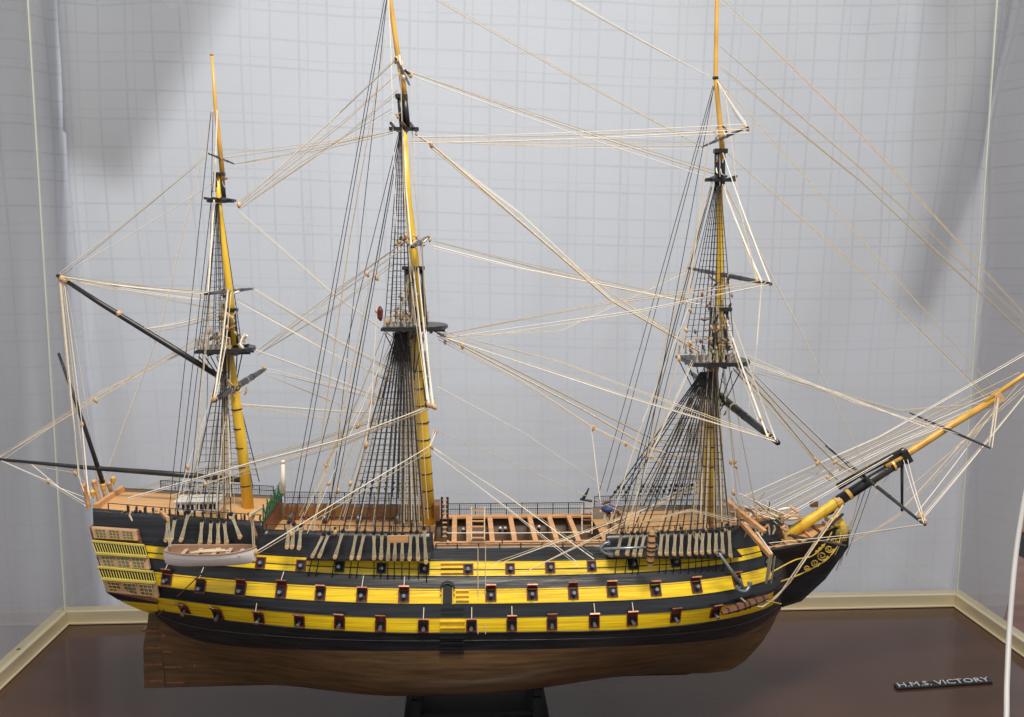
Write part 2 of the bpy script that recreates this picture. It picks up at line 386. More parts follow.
# far bulwark inside faces and fittings of the quarterdeck
mb = MB(); rws = []
for i in range(12):
    x = X_P+.004+(X_Q-X_P-.008)*i/11; b = bk('T', x)-.0056; rws.append([(x, b, ztop(x)-.019), (x, b, ztop(x)-.004)])
mb.grid(rws); mb.build('far_spirketting', mat('ochre_bulwark', (.26, .13, .035), .5), ship)
mb = MB()
for px in range(292, 432, 9):
    x = sx(px, 510, .09); b = bk('T', x)-.006; z = ztop(x); mb.bar((x, b, z-.024), (x, b, z+.001), .004, .003)
mb.build('far_timberheads', BRN, ship)
for px, py in ((293, 507), (327, 507), (360, 508), (398, 506)):
    x = sx(px, py, .06); z = ztop(x)-.022
    g = MB(); g.box((x, .048, z+.004), (.008, .018, .006)); G_ = g.build('gun_carriage', BRN, ship)
    g = MB(); g.tube([(x, .032, z+.0095), (x, .058, z+.0095)], [.003, .0022], 10); g.build('gun_barrel', GUN, G_, smooth=True)
# poop front netting, a green glass reflection put into its colour
def xnet(x, z, h, b, mtl):
    mb = MB(); n = 16
    for i in range(n+1):
        y = -b+2*b*i/n; mb.tube([(x, y, z), (x+.004*math.sin(i*2.1), y, z+h)], .0009, 4)
    for j in range(8):
        mb.tube([(x+.0006*j, -b, z+h*j/7), (x-.0006*j, b, z+h*j/7)], .0006, 4)
    return mb.build('poop_front_netting', mtl, ship)
xnet(X_P+.001, ztop(X_P-.001), .020, .064, GREEN)
# skylight on the poop
P = at(200, 501, -.02); zd = ztop(P.x)-.002
sk = MB(); sk.box((P.x, -.02, zd+.0075), (.056, .030, .015)); sk.hprism([(P.x-.030, -.037), (P.x+.030, -.037), (P.x+.030, -.003), (P.x-.030, -.003)], zd+.015, zd+.0165)
SKY = sk.build('skylight', WHITE, ship, bevel=.0005)
for i in range(9):
    mb = MB(); mb.box((P.x-.0235+i*.0059, -.0352, zd+.0085), (.0036, .0009, .0068)); mb.build('skylight_pane', DARK, SKY)
for i in range(7):
    mb = MB(); mb.box((P.x-.024+i*.008, -.02, zd+.0169), (.0055, .028, .0012)); mb.build('skylight_lid', WHITE, SKY)
# ladders and the belfry column at the break of the waist
def ladder(px0, px1, pyt, pyb, Yt, Yb, n, m1, m2, r=.0012):
    mb = MB()
    a, b = at(px0, pyt, Yt), at(px0, pyb, Yb); c, d = at(px1, pyt, Yt), at(px1, pyb, Yb)
    mb.tube([a, b], r, 5); mb.tube([c, d], r, 5)
    for i in range(n):
        t = (i+.6)/n; mb.bar(a.lerp(b, t), c.lerp(d, t), .003, .0014, 1)
    return mb.build('ladder', [m1, m2], ship)
ladder(471.5, 484.5, 507, 540, -.04, -.07, 6, TROPE, TAN, .0009)
ladder(442, 447.5, 497, 538, -.05, -.06, 9, SPAR, TAN, .0018)
ladder(582, 592, 505, 534, -.0, -.03, 5, TROPE, BRN, .0009)

# ------------------------------------------------------------------ gun ports
def port(px, py, w_, h_, lid=True, dark=False):
    w_ *= random.uniform(.95, 1.04); h_ *= random.uniform(.95, 1.04); px += random.uniform(-.3, .3)
    P = hs(px, py); Mx, t, n, v = hframe(P); 
    o = MB(); f = .0017
    for sx_ in (-1, 1): o.box(P+t*sx_*(w_/2-f/2)+n*.0006, (f, .0024, h_), Mx, 0)
    for sz in (-1, 1): o.box(P+v*sz*(h_/2-f/2)+n*.0006, (w_-2*f, .0024, f), Mx, 0)
    o.box(P+n*.0001, (w_-2*f, .0010, h_-2*f), Mx, 1)
    po = o.build('gun_port', [SPAR if dark else RED, DARK], ship)
    b = MB(); a = P-v*.0012; d = (n*.9+Vector((0, 0, -.02))).normalized(); jit = random.uniform(-.08, .08); d = (d+t*jit).normalized()
    b.tube([a, a+d*.004, a+d*.0075, a+d*.0080, a+d*.0098, a+d*.0098], [.0021, .0020, .0018, .0025, .0023, .0012], 10)
    b.build('gun_barrel', GUN, po, smooth=False)
    if lid:
        ang = math.radians(random.uniform(34, 66)); nh = Vector((n.x, n.y, 0)).normalized(); u = (nh*math.cos(ang)+Vector((0, 0, 1))*math.sin(ang)).normalized(); wv = t.cross(u).normalized()
        M2 = Matrix((t, wv, u)).transposed(); base = P+v*(h_/2)+n*.0014
        l = MB(); l.box(base+u*.0044, (w_*.90, .0016, .0084), M2, 0); l.box(base+u*.0089, (w_*.92, .0018, .0008), M2, 1)  # thin strip on the top edge paints in the lid's pale highlight
        for s_ in (-1, 1): l.box(base+u*.0042+t*s_*w_*.25-wv*.0011, (.0012, .0010, .0075), M2, 2)
        l.build('port_lid', [RED, COPPER, SPAR], po)
        if random.random() < .4:
            r = MB(); q = base+u*.009; r.tube([q, P+v*(h_/2+.017)+n*.0008], .0005, 4); r.build('lid_rope', WROPE, po)
W_, H_ = .0142, .0155
for px, py in ((167, 579), (201, 587), (241, 590), (281, 591.5), (320.6, 594), (362, 595.5), (404, 596), (491, 595), (532, 594), (573.5, 593), (612, 591), (655.5, 589.5), (696, 586.5), (737, 580)):
    port(px, py, W_, H_*1.05)
for px, py in ((185, 609), (218, 614), (259, 617.5), (299.7, 621), (339.5, 623), (380.5, 625.5), (423.7, 626.5), (471.6, 626), (512, 625), (552, 624), (594.4, 622), (632.4, 620), (675.3, 617), (715, 612.5)):
    port(px, py, W_, H_)
for px, py in ((260.6, 562.5), (301, 565.5), (339.8, 567), (381.6, 568.5), (424, 569), (468.4, 569), (510, 568.5), (550, 567.5), (591.3, 566), (633, 564.5), (675, 562)):
    port(px, py, W_*.92, H_*.92, lid=False, dark=px in (339.8, 381.6, 424, 633, 675))
# entry port with canopy and side steps
P = hs(447.5, 595); Mx, t, n, v = hframe(P)
e = MB(); e.box(P+n*.0005-v*.001, (.0118, .002, .020), Mx, 0)
pts = [P+t*(.0058*math.cos(a))+v*(.009+.0058*math.sin(a))+n*.0012 for a in [math.pi*i/10 for i in range(11)]]
e.add([P+v*.009+n*.0014]+pts, [(0, i+1, i+2) for i in range(10)], 0)
EP = e.build('entry_port', [DARK], ship)
c = MB(); c.tube([P+t*.0085+v*.007+n*.004]+[P+t*(.0082*math.cos(a))+v*(.010+.0062*math.sin(a))+n*.005 for a in [math.pi*i/8 for i in range(9)]]+[P-t*.0085+v*.007+n*.004], .0014, 5)
c.build('canopy', SPAR, EP)
for s_ in (-1, 1):
    c = MB(); c.tube([P+t*s_*.0068-v*.012+n*.002, P+t*s_*.0068+v*.009+n*.002], .0009, 5); c.ball(P+t*s_*.0088+v*.001+n*.003, .0014); c.build('entry_pilaster', GOLD, EP)
for x0, x1, ys, mt in ((441, 463, (563.5, 568, 573), MAST), (456, 469, (591, 596, 600.5), MAST), (441, 464, (608, 613), BLK), (440, 465, (621, 627), MAST), (440, 464, (637, 642, 647, 652), BLK)):
    for yy in ys:
        a, b = hs(x0, yy), hs(x1, yy); mb = MB(); q = (a+b)/2; Mx, t, n, v = hframe(q)
        mb.box(q+n*.0018, ((b-a).length, .0036, .0013), Mx); mb.build('side_step', mt, ship)
for px in (478, 485.5):
    mb = MB(); mb.tube([hs(px, 545, .002), hs(px, 563, .0025), hs(px, 590, .003), hs(px, 634, .003)], .0005, 4); mb.build('fender_line', TROPE, ship)

# ------------------------------------------------------------------ quarter gallery
def panel(rect, off, th, mtls, name, parent, mi=0):
    (xa, ya), (xb, yb), (xc, yc), (xd, yd) = rect      # tl tr br bl
    f = [hs(x, y, off) for x, y in ((xa, ya), (xb, yb), (xc, yc), (xd, yd))]; g = [p+Vector((0, th, 0)) for p in f]
    mb = MB(); mb.add(f+g, [(0, 3, 2, 1), (0, 1, 5, 4), (1, 2, 6, 5), (2, 3, 7, 6), (3, 0, 4, 7)], mi); return mb.build(name, mtls, parent, bevel=.0006)
QG = panel(((89, 527), (138, 530), (158, 603), (106, 592)), .0045, .012, [BRN], 'quarter_gallery', ship)
GALM = mat('gallery_wood', (.52, .33, .20), .5, var=.2, scale=(60, 60, 60))
BALM = mat('balustrade_paint', (.60, .50, .10), .45)
def lerp2(a, b, t): return (a[0]+(b[0]-a[0])*t, a[1]+(b[1]-a[1])*t)
for tl_, tr_, br_, bl_ in (((91, 527.5), (136, 530.5), (137.5, 541), (94, 538.5)), ((97, 554.5), (147, 557.5), (149.5, 570), (101, 567)), ((102, 580), (155.5, 584), (158, 598), (107, 592))):
    F_ = panel((tl_, tr_, br_, bl_), .0085+.003*(tl_[1] > 575), .006, [GALM], 'window_row', QG)
    for i in range(3):
        a, b = (.07+i*.305), (.07+i*.305+.235)
        q = [lerp2(tl_, tr_, a), lerp2(tl_, tr_, b), lerp2(bl_, br_, b), lerp2(bl_, br_, a)]
        q = [lerp2(q[0], q[3], .12), lerp2(q[1], q[2], .12), lerp2(q[1], q[2], .90), lerp2(q[0], q[3], .90)]
        f = [hs(x, y, .0098+.003*(tl_[1] > 575)) for x, y in q]; mb = MB(); mb.add(f, [(0, 3, 2, 1)], 0)
        for k in (0, .33, .67, 1): mb.bar(f[0].lerp(f[1], k), f[3].lerp(f[2], k), .0005, .0005, 1, (0, 1, 0))
        for k in (0, .33, .67, 1): mb.bar(f[0].lerp(f[3], k), f[1].lerp(f[2], k), .0005, .0005, 1, (0, 1, 0))
        mb.build('gallery_window', [PANE, MASTO], QG)
for tl_, tr_, br_, bl_ in (((92, 541), (144, 545.5), (147, 556.5), (96.5, 553)), ((98, 567), (153, 572), (155.5, 582.5), (102, 578.5))):
    a, b, c_, d = [hs(x, y, .012) for x, y in (tl_, tr_, br_, bl_)]; mb = MB()
    mb.bar(a, b, .003, .0022); mb.bar(d, c_, .004, .0026)
    for i in range(21): mb.tube([a.lerp(b, i/20), d.lerp(c_, i/20)], .0006, 4)
    mb.build('balustrade', BALM, QG)
    panel((tl_, tr_, br_, bl_), .0065, .004, [BLK], 'balustrade_back', QG)
# gallery foot: black and yellow drop
panel(((106, 592.5), (158, 603), (157, 604.5), (118, 600)), .003, .01, [BLK], 'gallery_foot', QG)
mb = MB(); f = [hs(x, y, .002) for x, y in ((120, 601), (157, 604), (158, 611), (150, 613), (140, 610))]; g = [p+Vector((0, .02, 0)) for p in f]
mb.add(f+g, [(4, 3, 2, 1, 0)]+[(i, (i+1) % 5, 5+(i+1) % 5, 5+i) for i in range(5)]); mb.build('gallery_drop', YEL, QG)
# stern top: taffrail knees, lanterns
for i, (a, b) in enumerate((((89, 508, -.04), (84, 486, -.04)), ((100, 503, .0), (94, 482, 0)), ((107, 503, .03), (101, 480, .03)), ((114, 501, .05), (109, 484, .05)))):
    A, B = at(*a), at(*b); mb = MB(); mb.tube([A, A.lerp(B, .5), B], [.0030, .0026, .0036], 6); mb.ball(B, .0042); mb.build('taffrail_knee', TAN, ship)
mb = MB(); x = XS['T']+.002; mb.bar((x, -.047, ztop(x)+.001), (x, .047, ztop(x)+.001), .006, .008); mb.build('taffrail', TAN, ship)
for Y in (-.035, 0, .035):
    P = Vector((XS['T']-.004, Y, ztop(XS['T'])+.006)); mb = MB(); mb.tube([P, P+Vector((-.002, 0, .006))], .0008, 5); mb.tube([P+Vector((-.002, 0, .006)), P+Vector((-.002, 0, .013)), P+Vector((-.002, 0, .016))], [.0030, .0042, .0008], 6); mb.build('stern_lantern', MASTO, ship)

# ------------------------------------------------------------------ bow: head, rails, figurehead
upc = catmull([at(768, 551, -.062), at(788, 548, -.048), at(809, 542, -.032), at(824, 533, -.019), at(838, 527, -.007)], 5)
loc_ = catmull([at(781, 604, -.006), at(796, 600, -.007), at(812, 585, -.006), at(829, 568, -.005), at(847, 540, -.005)], 5)
hd = MB()
for sd in (1, -1):
    rws = []
    for a, b in zip(upc, loc_):
        r = []
        for t in (0, .2, .45, .7, 1):
            p = a.lerp(b, t); p.y = a.y*(1-t)**1.4+b.y*(1-(1-t)**1.4); p.y *= sd; r.append(p)
        rws.append(r)
    hd.grid(rws if sd < 0 else [r[::-1] for r in rws])
hd.build('head_knee', BLK, ship, smooth=True)
mb = MB(); pol = [at(*q) for q in ((781, 606, 0), (800, 600, 0), (824, 578, 0), (847, 546, 0), (848, 528, 0), (838, 524, 0), (836, 545, 0), (800, 580, 0))]
mb.prism([(p.x, p.z) for p in pol], -.005, .005); mb.build('cutwater', BLK, ship)
def headline(pts, r, m_, name='head_rail'):
    mb = MB(); c_ = catmull(pts, 5); mb.tube(c_, r, 5)
    mb.tube([Vector((p.x, -p.y, p.z)) for p in c_], r, 5); return mb.build(name, m_, ship)
headline([at(768, 550, -.064), at(788, 547, -.050), at(809, 541, -.034), at(826, 529, -.022), at(843, 514, -.009)], .0022, SPAR)
headline([at(768, 585, -.066), at(785, 580, -.046), at(805, 572, -.032), at(826, 560, -.020), at(838, 545, -.013), at(841, 532, -.011)], .0011, GOLD, 'gilt_moulding')
headline([at(772, 572, -.068), at(795, 560, -.052), at(812, 556, -.038), at(824, 545, -.026), at(832, 532, -.018)], .0010, GOLD, 'gilt_moulding')
for cx_, cy_, cY, cr in ((822, 556, -.026, 5), (829, 549, -.021, 4), (815, 563, -.030, 4), (834, 541, -.016, 3.5), (807, 568, -.034, 3)):
    for sg in (1, -1):
        mb = MB(); mb.tube([at(cx_+cr*(1-k/16)*math.cos(k*.8)*1.2, cy_+cr*(1-k/16)*math.sin(k*.8), cY*1.06) for k in range(14)], [.0011-.00004*k for k in range(14)], 5)
        if sg < 0: mb.v = [(a, -b, c) for a, b, c in mb.v]
        mb.build('gilt_scroll', GOLD, ship)
mb = MB(); P = at(819, 552, -.034)
for k in range(3):
    mb.ball(at(817+3*k, 552-3*k, -.034+.004*k), (.0028, .0012, .0028))
mb.build('gilt_crest', GOLD, ship)
# beakhead grating
ga = [Vector((p.x, p.y*.96, p.z+.001)) for p in upc[::2]]
mb = MB(); mb.grid([[p, Vector((p.x, -p.y, p.z))] for p in ga]); mb.build('beakhead_grating', DECK, ship)
for q in range(6):
    p = upc[2+q*3]; mb = MB(); mb.bar((p.x, p.y, p.z+.003), (p.x, -p.y, p.z+.003), .003, .003); mb.build('grating_beam', TAN if q % 2 else BRN, ship)
for i in range(26):      # cords made fast round the beakhead
    a_ = at(random.uniform(728, 770), random.uniform(490, 520), random.uniform(-.06, .02)); b_ = at(random.uniform(745, 806), random.uniform(512, 534), random.uniform(-.05, .02))
    mb = MB(); mb.tube([a_, a_.lerp(b_, .5)-Vector((0, 0, .003)), b_], random.choice([.0005, .0007, .0009]), 4); mb.build('beakhead_cord', random.choice([TROPE, WROPE, LROPE, BROPE]), ship)
# figurehead: robed bust with a crest
fg = MB(); b0 = at(840, 545, -.0); 
fg.tube([at(843, 540, 0), at(842, 530, 0), at(838, 521, 0), at(836, 514, 0)], [.006, .010, .009, .004], 9); fg.ball(at(836, 509, 0), .0050)
FG = fg.build('figurehead', GOLD, ship, smooth=True)
for s_ in (-1, 1):
    mb = MB(); mb.tube([at(836, 524, 0)+Vector((0, s_*.008, 0)), at(830, 522, 0)+Vector((0, s_*.013, 0)), at(828, 515, 0)+Vector((0, s_*.012, 0))], [.0035, .003, .002], 7); mb.build('figurehead_arm', GOLD, FG, smooth=True)
mb = MB(); mb.ball(at(838, 533, -.009), (.005, .003, .007)); mb.build('crest_shield', mat('moss_gilt', (.25, .24, .05), .5), FG, smooth=True)
# cathead, boomkin, loose timbers of the bow
mb = MB(); mb.bar(at(742, 523, -.05), at(771, 556, -.125), .0062, .0062); mb.build('cathead', TAN, ship, bevel=.0006)
mb = MB(); mb.bar(at(725, 500, -.02), at(765, 532, -.085), .006, .005); mb.build('timber', TAN, ship)
mb = MB(); mb.bar(at(740, 521, -.03), at(800, 517, .0), .009, .006); mb.bar(at(733, 515, 0), at(795, 514, .02), .006, .006); mb.build('knighthead_timber', TAN, ship)
mb = MB(); mb.tube([at(788, 535, -.03), at(846, 546, -.075)], .0020, 6); mb.build('boomkin', SPAR, ship)
mb = MB(); mb.ball(at(769, 563, -.052), (.011, .012, .011)); mb.build('hawse_bolster', SPAR, ship)

# channels
def channel(px0, px1, py, wd=.022):
    mb = MB(); a, b = hs(px0, py), hs(px1, py); rws = []
    for i in range(16):
        x = a.x+(b.x-a.x)*i/15; z = a.z+(b.z-a.z)*i/15; y = -hb(x, z)
        rws.append((x, y, z))
    for sd in (1, -1):
        mb = MB(); mb.grid([[(x, sd*(y+.004), z+.0016), (x, sd*(y-wd), z+.0012), (x, sd*(y-wd), z-.0012), (x, sd*(y+.004), z-.0016)] for x, y, z in rws], closed=True)
        o = mb.build('channel', SPAR, ship)
    return o, rws
CHM, RM = channel(309, 431, 554)
CHF, RF = channel(606, 737, 551)
CHZ, RZ = channel(160, 232, 540)
# lanyards: bound cords between deadeyes; foot on the channel edge
def lanyard(top, bot, r=.0021, mtl=LROPE):
    a, b = Vector(top), Vector(bot); mb = MB()
    for dx in (-.0022, 0, .0022):
        for s_ in (0, 1):
            mb.tube([a+Vector((dx*.8, s_*.0012, 0)), a.lerp(b, .5)+Vector((dx*.45, s_*.001, 0)), b+Vector((dx*.95, s_*.0012, 0))], r*.34, 4)
    L = mb.build('lanyard', mtl, ship)
    for p in (a, b):
        q = MB(); q.tube([p+Vector((0, -.0018, 0)), p+Vector((0, .0022, 0))], .0026, 10); q.build('deadeye', SPAR if p is a else BLOCKM, L)
main_l = [((289, 522), (287, 547)), ((294, 524), (292, 547)), ((301, 526), (299, 548)), ((323.7, 534), (312.5, 556)), ((329, 533), (319.5, 556)), ((343, 531), (335, 557)), ((356.5, 532), (351.5, 558)), ((364.6, 532), (358.6, 558)), ((374, 533), (374, 558)), ((382, 533), (381, 558)), ((389, 534), (388, 559)), ((395.5, 534), (394.5, 559)), ((402.5, 534), (402, 559)), ((411, 532), (409.5, 559)), ((417, 532), (418, 559)), ((424, 528), (426, 562))]
fore_l = [((622, 533), (617, 554)), ((632, 533), (627, 554)), ((638, 533), (634, 555)), ((645, 533), (640, 555)), ((662, 532), (660, 554)), ((668, 532), (666.5, 554)), ((675.5, 532), (674, 554)), ((682, 532), (681, 554)), ((690, 532), (689, 554)), ((697, 531), (696, 553)), ((703, 531), (702, 553)), ((709.5, 531), (709, 552)), ((716, 531), (716, 552)), ((722, 530), (723, 552)), ((729, 528), (730.5, 556))]
miz_l = [((168, 521), (166, 540)), ((175, 518), (171, 540)), ((188.6, 512), (181, 540)), ((202, 520), (200, 543)), ((211, 521), (209.5, 543)), ((218, 521), (218, 543)), ((224, 521), (226.5, 543)), ((231, 514), (240, 537))]
YL = -.125
for L, yy in ((main_l, -.097), (fore_l, -.095), (miz_l, -.092)):
    for a, b in L: lanyard(at(*a, yy+.012), at(*b, yy))
# chain plates under the channels
for Lst, yb in ((main_l[3:], 14), (fore_l, 13)):
    for a, b in Lst:
        mb = MB()
        p = at(b[0], b[1]+1, -.097); q = hs(b[0]+(b[0]-a[0])*.4, b[1]+yb+6, .0015); mb.tube([p, q], .0007, 4)
        mb.build('chain_plate', SPAR, ship)
# wooden fender panel on the main lanyards, and the sheet of ropes near the mast foot
mb = MB(); mb.box((at(398, 539, -.112)), (.026, .003, .009)); mb.build('fender_board', TAN, ship)

# ------------------------------------------------------------------ masts, tops and yards
def spar(name, pts, rs, mtl, parent, seg=12):
    mb = MB(); mb.tube(pts, rs, seg); return mb.build(name, mtl, parent, smooth=True)
px2m = 1.2/880*1.02
def mast(name, lower, lr, label):
    pts = [at(*p) for p in lower]; return spar(name, pts, lr, MAST, ship)
def bands(m_, a, b, n, r):
    for i in range(n):
        P = Vector(a).lerp(Vector(b), (i+.5)/n); d = (Vector(b)-Vector(a)).normalized()*.0008; q = MB(); q.tube([P-d, P+d], r, 12); q.build('mast_band', SPAR, m_, smooth=False)
def top(m_, cpx, cpy, lx0, lx1, wy, th=.0035):
    C_ = at(cpx, cpy, 0); xa = at(lx0, cpy, 0).x; xb = at(lx1, cpy, 0).x
    pol = [(xa, -wy), (xa, wy)]+[(xb-(xb-xa)*.45+(xb-xa)*.45*math.cos(a), wy*math.sin(a)) for a in [math.pi/2-math.pi*i/10 for i in range(11)]]
    mb = MB(); mb.hprism(pol, C_.z-th/2, C_.z+th/2); mb.hprism([(x*1+(0), y*1.0) for x, y in [(xa+.002+(p[0]-xa)*.97, p[1]*.93) for p in pol]], C_.z+th/2, C_.z+th/2+.0012)
    t_ = mb.build('fighting_top', SPAR, m_)
    tr = MB()
    for s_ in (-1, 1): tr.bar((xa+.004, s_*.010, C_.z-th), (xb-.004, s_*.010, C_.z-th), .004, .005)
    for k in (.25, .5, .75): tr.bar((xa+(xb-xa)*k, -wy*.9, C_.z-th), (xa+(xb-xa)*k, wy*.9, C_.z-th), .004, .0035)
    tr.build('trestle_trees', SPAR, m_)
    for i in range(7):          # deadeyes standing on the rim
        for s_ in (-1, 1):
            p = Vector((xa+(xb-xa)*(.06+.1*i), s_*wy*.96, C_.z+.006)); q = MB(); q.tube([p-Vector((0, .0012, 0)), p+Vector((0, .0012, 0))], .0020, 8); q.tube([p, p+Vector((0, 0, .011))], .0014, 5); q.build('top_deadeye', LROPE, m_)
    return C_, xa, xb
def cap(m_, px, py, wx, wy, h=.005):
    C_ = at(px, py, 0); mb = MB(); mb.box(C_, (wx, wy, h)); mb.build('mast_cap', SPAR, m_, bevel=.0006)
def crosstrees(m_, px, py, wpx, wy):
    C_ = at(px, py, 0); mb = MB(); L = wpx*px2m
    for s_ in (-1, 1): mb.bar(C_+Vector((-L/2, s_*.004, 0)), C_+Vector((L/2, s_*.004, 0)), .0025, .004)
    for k in (-.32, 0, .32): mb.bar(C_+Vector((L*k-.002, -wy, .002)), C_+Vector((L*k+.002, wy, .002)), .0025, .003)
    mb.build('crosstrees', SPAR, m_)
def yard(name, m_, a, b, r, mtl=SPAR, dressed=True):
    a, b = at(*a), at(*b); n = 8
    pts = [a.lerp(b, i/n) for i in range(n+1)]; r *= .74; rs = [r*(.45+.55*math.sin(math.pi*(i/n*.86+.07))) for i in range(n+1)]
    y_ = spar(name, pts, rs, mtl, m_, 8)
    if dressed:
        for k in (.04, .12, .3, .42, .58, .7, .88, .96):
            p = a.lerp(b, k); q = MB(); d = (b-a).normalized(); q.tube([p-d*.0011, p+d*.0011], r*(.62+.55*math.sin(math.pi*k)), 7)
            q.build('yard_strop', TROPE if k in (.04, .96, .42, .58) else SPAR, y_)
    return y_
# mizzen
MZ = mast('mizzen_mast', [(248.5, 508, 0), (240, 430, 0), (232, 374, 0), (228, 345, 0)], [.0078, .0072, .0062, .0055], '')
bands(MZ, at(247, 495), at(233, 380), 6, .0079)
spar('masthead', [at(228, 345), at(226.5, 309)], .0055, SPAR, MZ); spar('masthead_doubling', [at(236, 347), at(232.5, 309)], .0042, SPAR, MZ)
spar('topmast', [at(235, 345), at(228.6, 283.5), at(223, 240), at(219, 203), at(217.5, 173)], [.0050, .0048, .0042, .0036, .003], MAST, MZ)
spar('topmast_head', [at(219, 203), at(217, 173)], .0032, SPAR, MZ); spar('topgallant_heel', [at(224.5, 203), at(221.5, 172)], .0030, SPAR, MZ)
spar('topgallant_mast', [at(223, 180), at(219, 140), at(215, 101), at(212, 56)], [.0034, .003, .0024, .0014], MASTO, MZ)
mb = MB(); mb.ball(at(211.6, 54.5), (.0028, .0028, .0016)); mb.build('mast_truck', MASTO, MZ)
cap(MZ, 230, 310, .020, .012); cap(MZ, 219.5, 174, .014, .009, .004); crosstrees(MZ, 220.5, 201, 24, .028)
top(MZ, 229, 349, 203, 255, .040)
yard('crossjack_yard', MZ, (213, 401, -.10), (265, 369, .17), .0064)
yard('topsail_yard', MZ, (205, 294, -.11), (254, 288.5, .13), .0034)
yard('topgallant_yard', MZ, (208.5, 153.5, -.055), (234.5, 164, .066), .0022)
g = spar('gaff', [at(57, 275), at(100, 303), at(170, 346), at(231, 384)], [.0026, .0036, .0042, .0038], SPAR, MZ, 8)
for k in (.03, .05, .35, .92):
    p = at(57, 275).lerp(at(231, 384), k); q = MB(); q.ball(p, .0045); q.build('gaff_block', BLOCKM, g)
g = spar('driver_boom', [at(-4, 459), at(80, 467), at(160, 473), at(243, 480)], [.0018, .0030, .0040, .0040], SPAR, MZ, 8)
spar('ensign_staff', [at(58.5, 353), at(84, 425), at(103, 483)], [.0018, .0026, .0032], SPAR, ship, 7)
# main
MM = mast('main_mast', [(429, 524, 0), (423, 440, 0), (417.5, 356, 0), (415, 330, 0)], [.0098, .0094, .0084, .0078], '')
bands(MM, at(428, 515), at(418.5, 362), 9, .0100)
spar('masthead', [at(415, 330), at(409, 268)], .0062, SPAR, MM); spar('masthead_doubling', [at(424, 328), at(419, 268)], .0055, SPAR, MM)
spar('topmast', [at(422, 322), at(415, 262), at(407.7, 201), at(403.5, 130)], [.0064, .006, .0054, .0044], MAST, MM)
spar('topmast_head', [at(402.5, 130), at(399.5, 96)], .0036, SPAR, MM); spar('topgallant_heel', [at(408, 129), at(404.5, 95)], .0036, SPAR, MM)
spar('topgallant_mast', [at(405, 100), at(402, 78), at(397, 50), at(390, -2), at(386, -60)], [.0042, .0040, .0034, .003, .0024], MASTO, MM)
cap(MM, 413.5, 268, .030, .016); cap(MM, 401.5, 96.5, .016, .010, .006); crosstrees(MM, 404, 129, 28, .04)
top(MM, 415, 326.5, 384, 448, .052)
yard('main_yard', MM, (427, 406, -.20), (425, 352, .20), .0056)
yard('topsail_yard', MM, (412, 247, -.18), (429, 237, .18), .0046)
yard('topgallant_yard', MM, (395.5, 58, -.11), (409.5, 85, .12), .0030)
# fore
FM = mast('fore_mast', [(709, 523, 0), (709.5, 450, 0), (711, 391, 0), (714, 366, 0)], [.0092, .0088, .0078, .0072], '')
bands(FM, at(709, 515), at(710.5, 396), 6, .0095)
spar('masthead', [at(713, 390), at(714, 309)], .0064, SPAR, FM); spar('masthead_doubling', [at(723, 366), at(725, 309)], .0052, SPAR, FM)
spar('topmast', [at(720, 362), at(720, 300), at(720, 220), at(719.4, 187)], [.0060, .0056, .0050, .0042], MAST, FM)
spar('topmast_head', [at(717, 187), at(717, 151)], .0036, SPAR, FM); spar('topgallant_heel', [at(722.5, 187), at(723, 150)], .0034, SPAR, FM)
spar('topgallant_mast', [at(723, 160), at(721, 134), at(715.5, 77), at(717, -2), at(718, -50)], [.0038, .0036, .0030, .0026, .0022], MASTO, FM)
cap(FM, 720, 309, .030, .016); cap(FM, 720.5, 151, .018, .010, .006); crosstrees(FM, 720, 180, 30, .036)
top(FM, 716, 361, 684, 748, .050)
yard('fore_yard', FM, (778, 443, -.22), (690, 372, .17), .0074)
yard('topsail_yard', FM, (771, 284, -.19), (688, 268, .17), .0044)
yard('topgallant_yard', FM, (748, 127, -.115), (702, 147, .09), .0028)
mb = MB(); mb.ball(at(715.5, 78), (.0045, .0045, .003)); mb.build('mast_collar', SPAR, FM)
# bowsprit
BS = spar('bowsprit', [at(778, 540), at(812, 519), at(843, 498), at(872, 479), at(905, 458)], [.0076, .0074, .0070, .0064, .0056], MAST, ship)
mb = MB(); mb.tube([at(838, 501), at(870, 480.5), at(905, 458.5)], [.0078, .0072, .0062], 12); mb.build('bowsprit_woolding', SPAR, BS, smooth=True)
mb = MB(); mb.tube([at(838, 487), at(862, 472), at(902, 452)], .0050, 10); mb.build('jibboom_heel', SPAR, BS, smooth=True)
for a, b in (((836, 503), (841, 500)), ((847, 495), (850, 493)), ((892, 466), (894, 465))):
    mb = MB(); mb.tube([at(*a), at(*b)], .0086, 12); mb.build('bowsprit_cleat', MASTO, BS)
spar('jibboom', [at(885, 466), at(905, 455), at(950, 426), at(998, 397)], [.0050, .0052, .0050, .0046], MASTO, BS)
spar('flying_jibboom', [at(985, 402), at(1024, 375), at(1058, 353)], [.0032, .0030, .0020], MASTO, BS)
mb = MB(); mb.box(at(905, 456), (.010, .014, .020), Matrix.Rotation(math.radians(-32), 3, 'Y')); mb.build('bowsprit_cap', SPAR, BS)
mb = MB(); mb.box(at(998, 397), (.010, .010, .014), Matrix.Rotation(math.radians(-32), 3, 'Y')); mb.build('jibboom_iron', BLOCKM, BS)
spar('dolphin_striker', [at(902, 457), at(902, 511)], [.0024, .0018], SPAR, BS, 7)
yard('spritsail_yard', BS, (925, 525, -.19), (826, 446, .15), .0036)
yard('sprit_topsail_yard', BS, (990, 448, -.12), (910, 413, .10), .0028, dressed=False)
mb = MB(); mb.box(at(814, 504, 0), (.010, .006, .008)); mb.build('bowsprit_bee', BRN, BS)

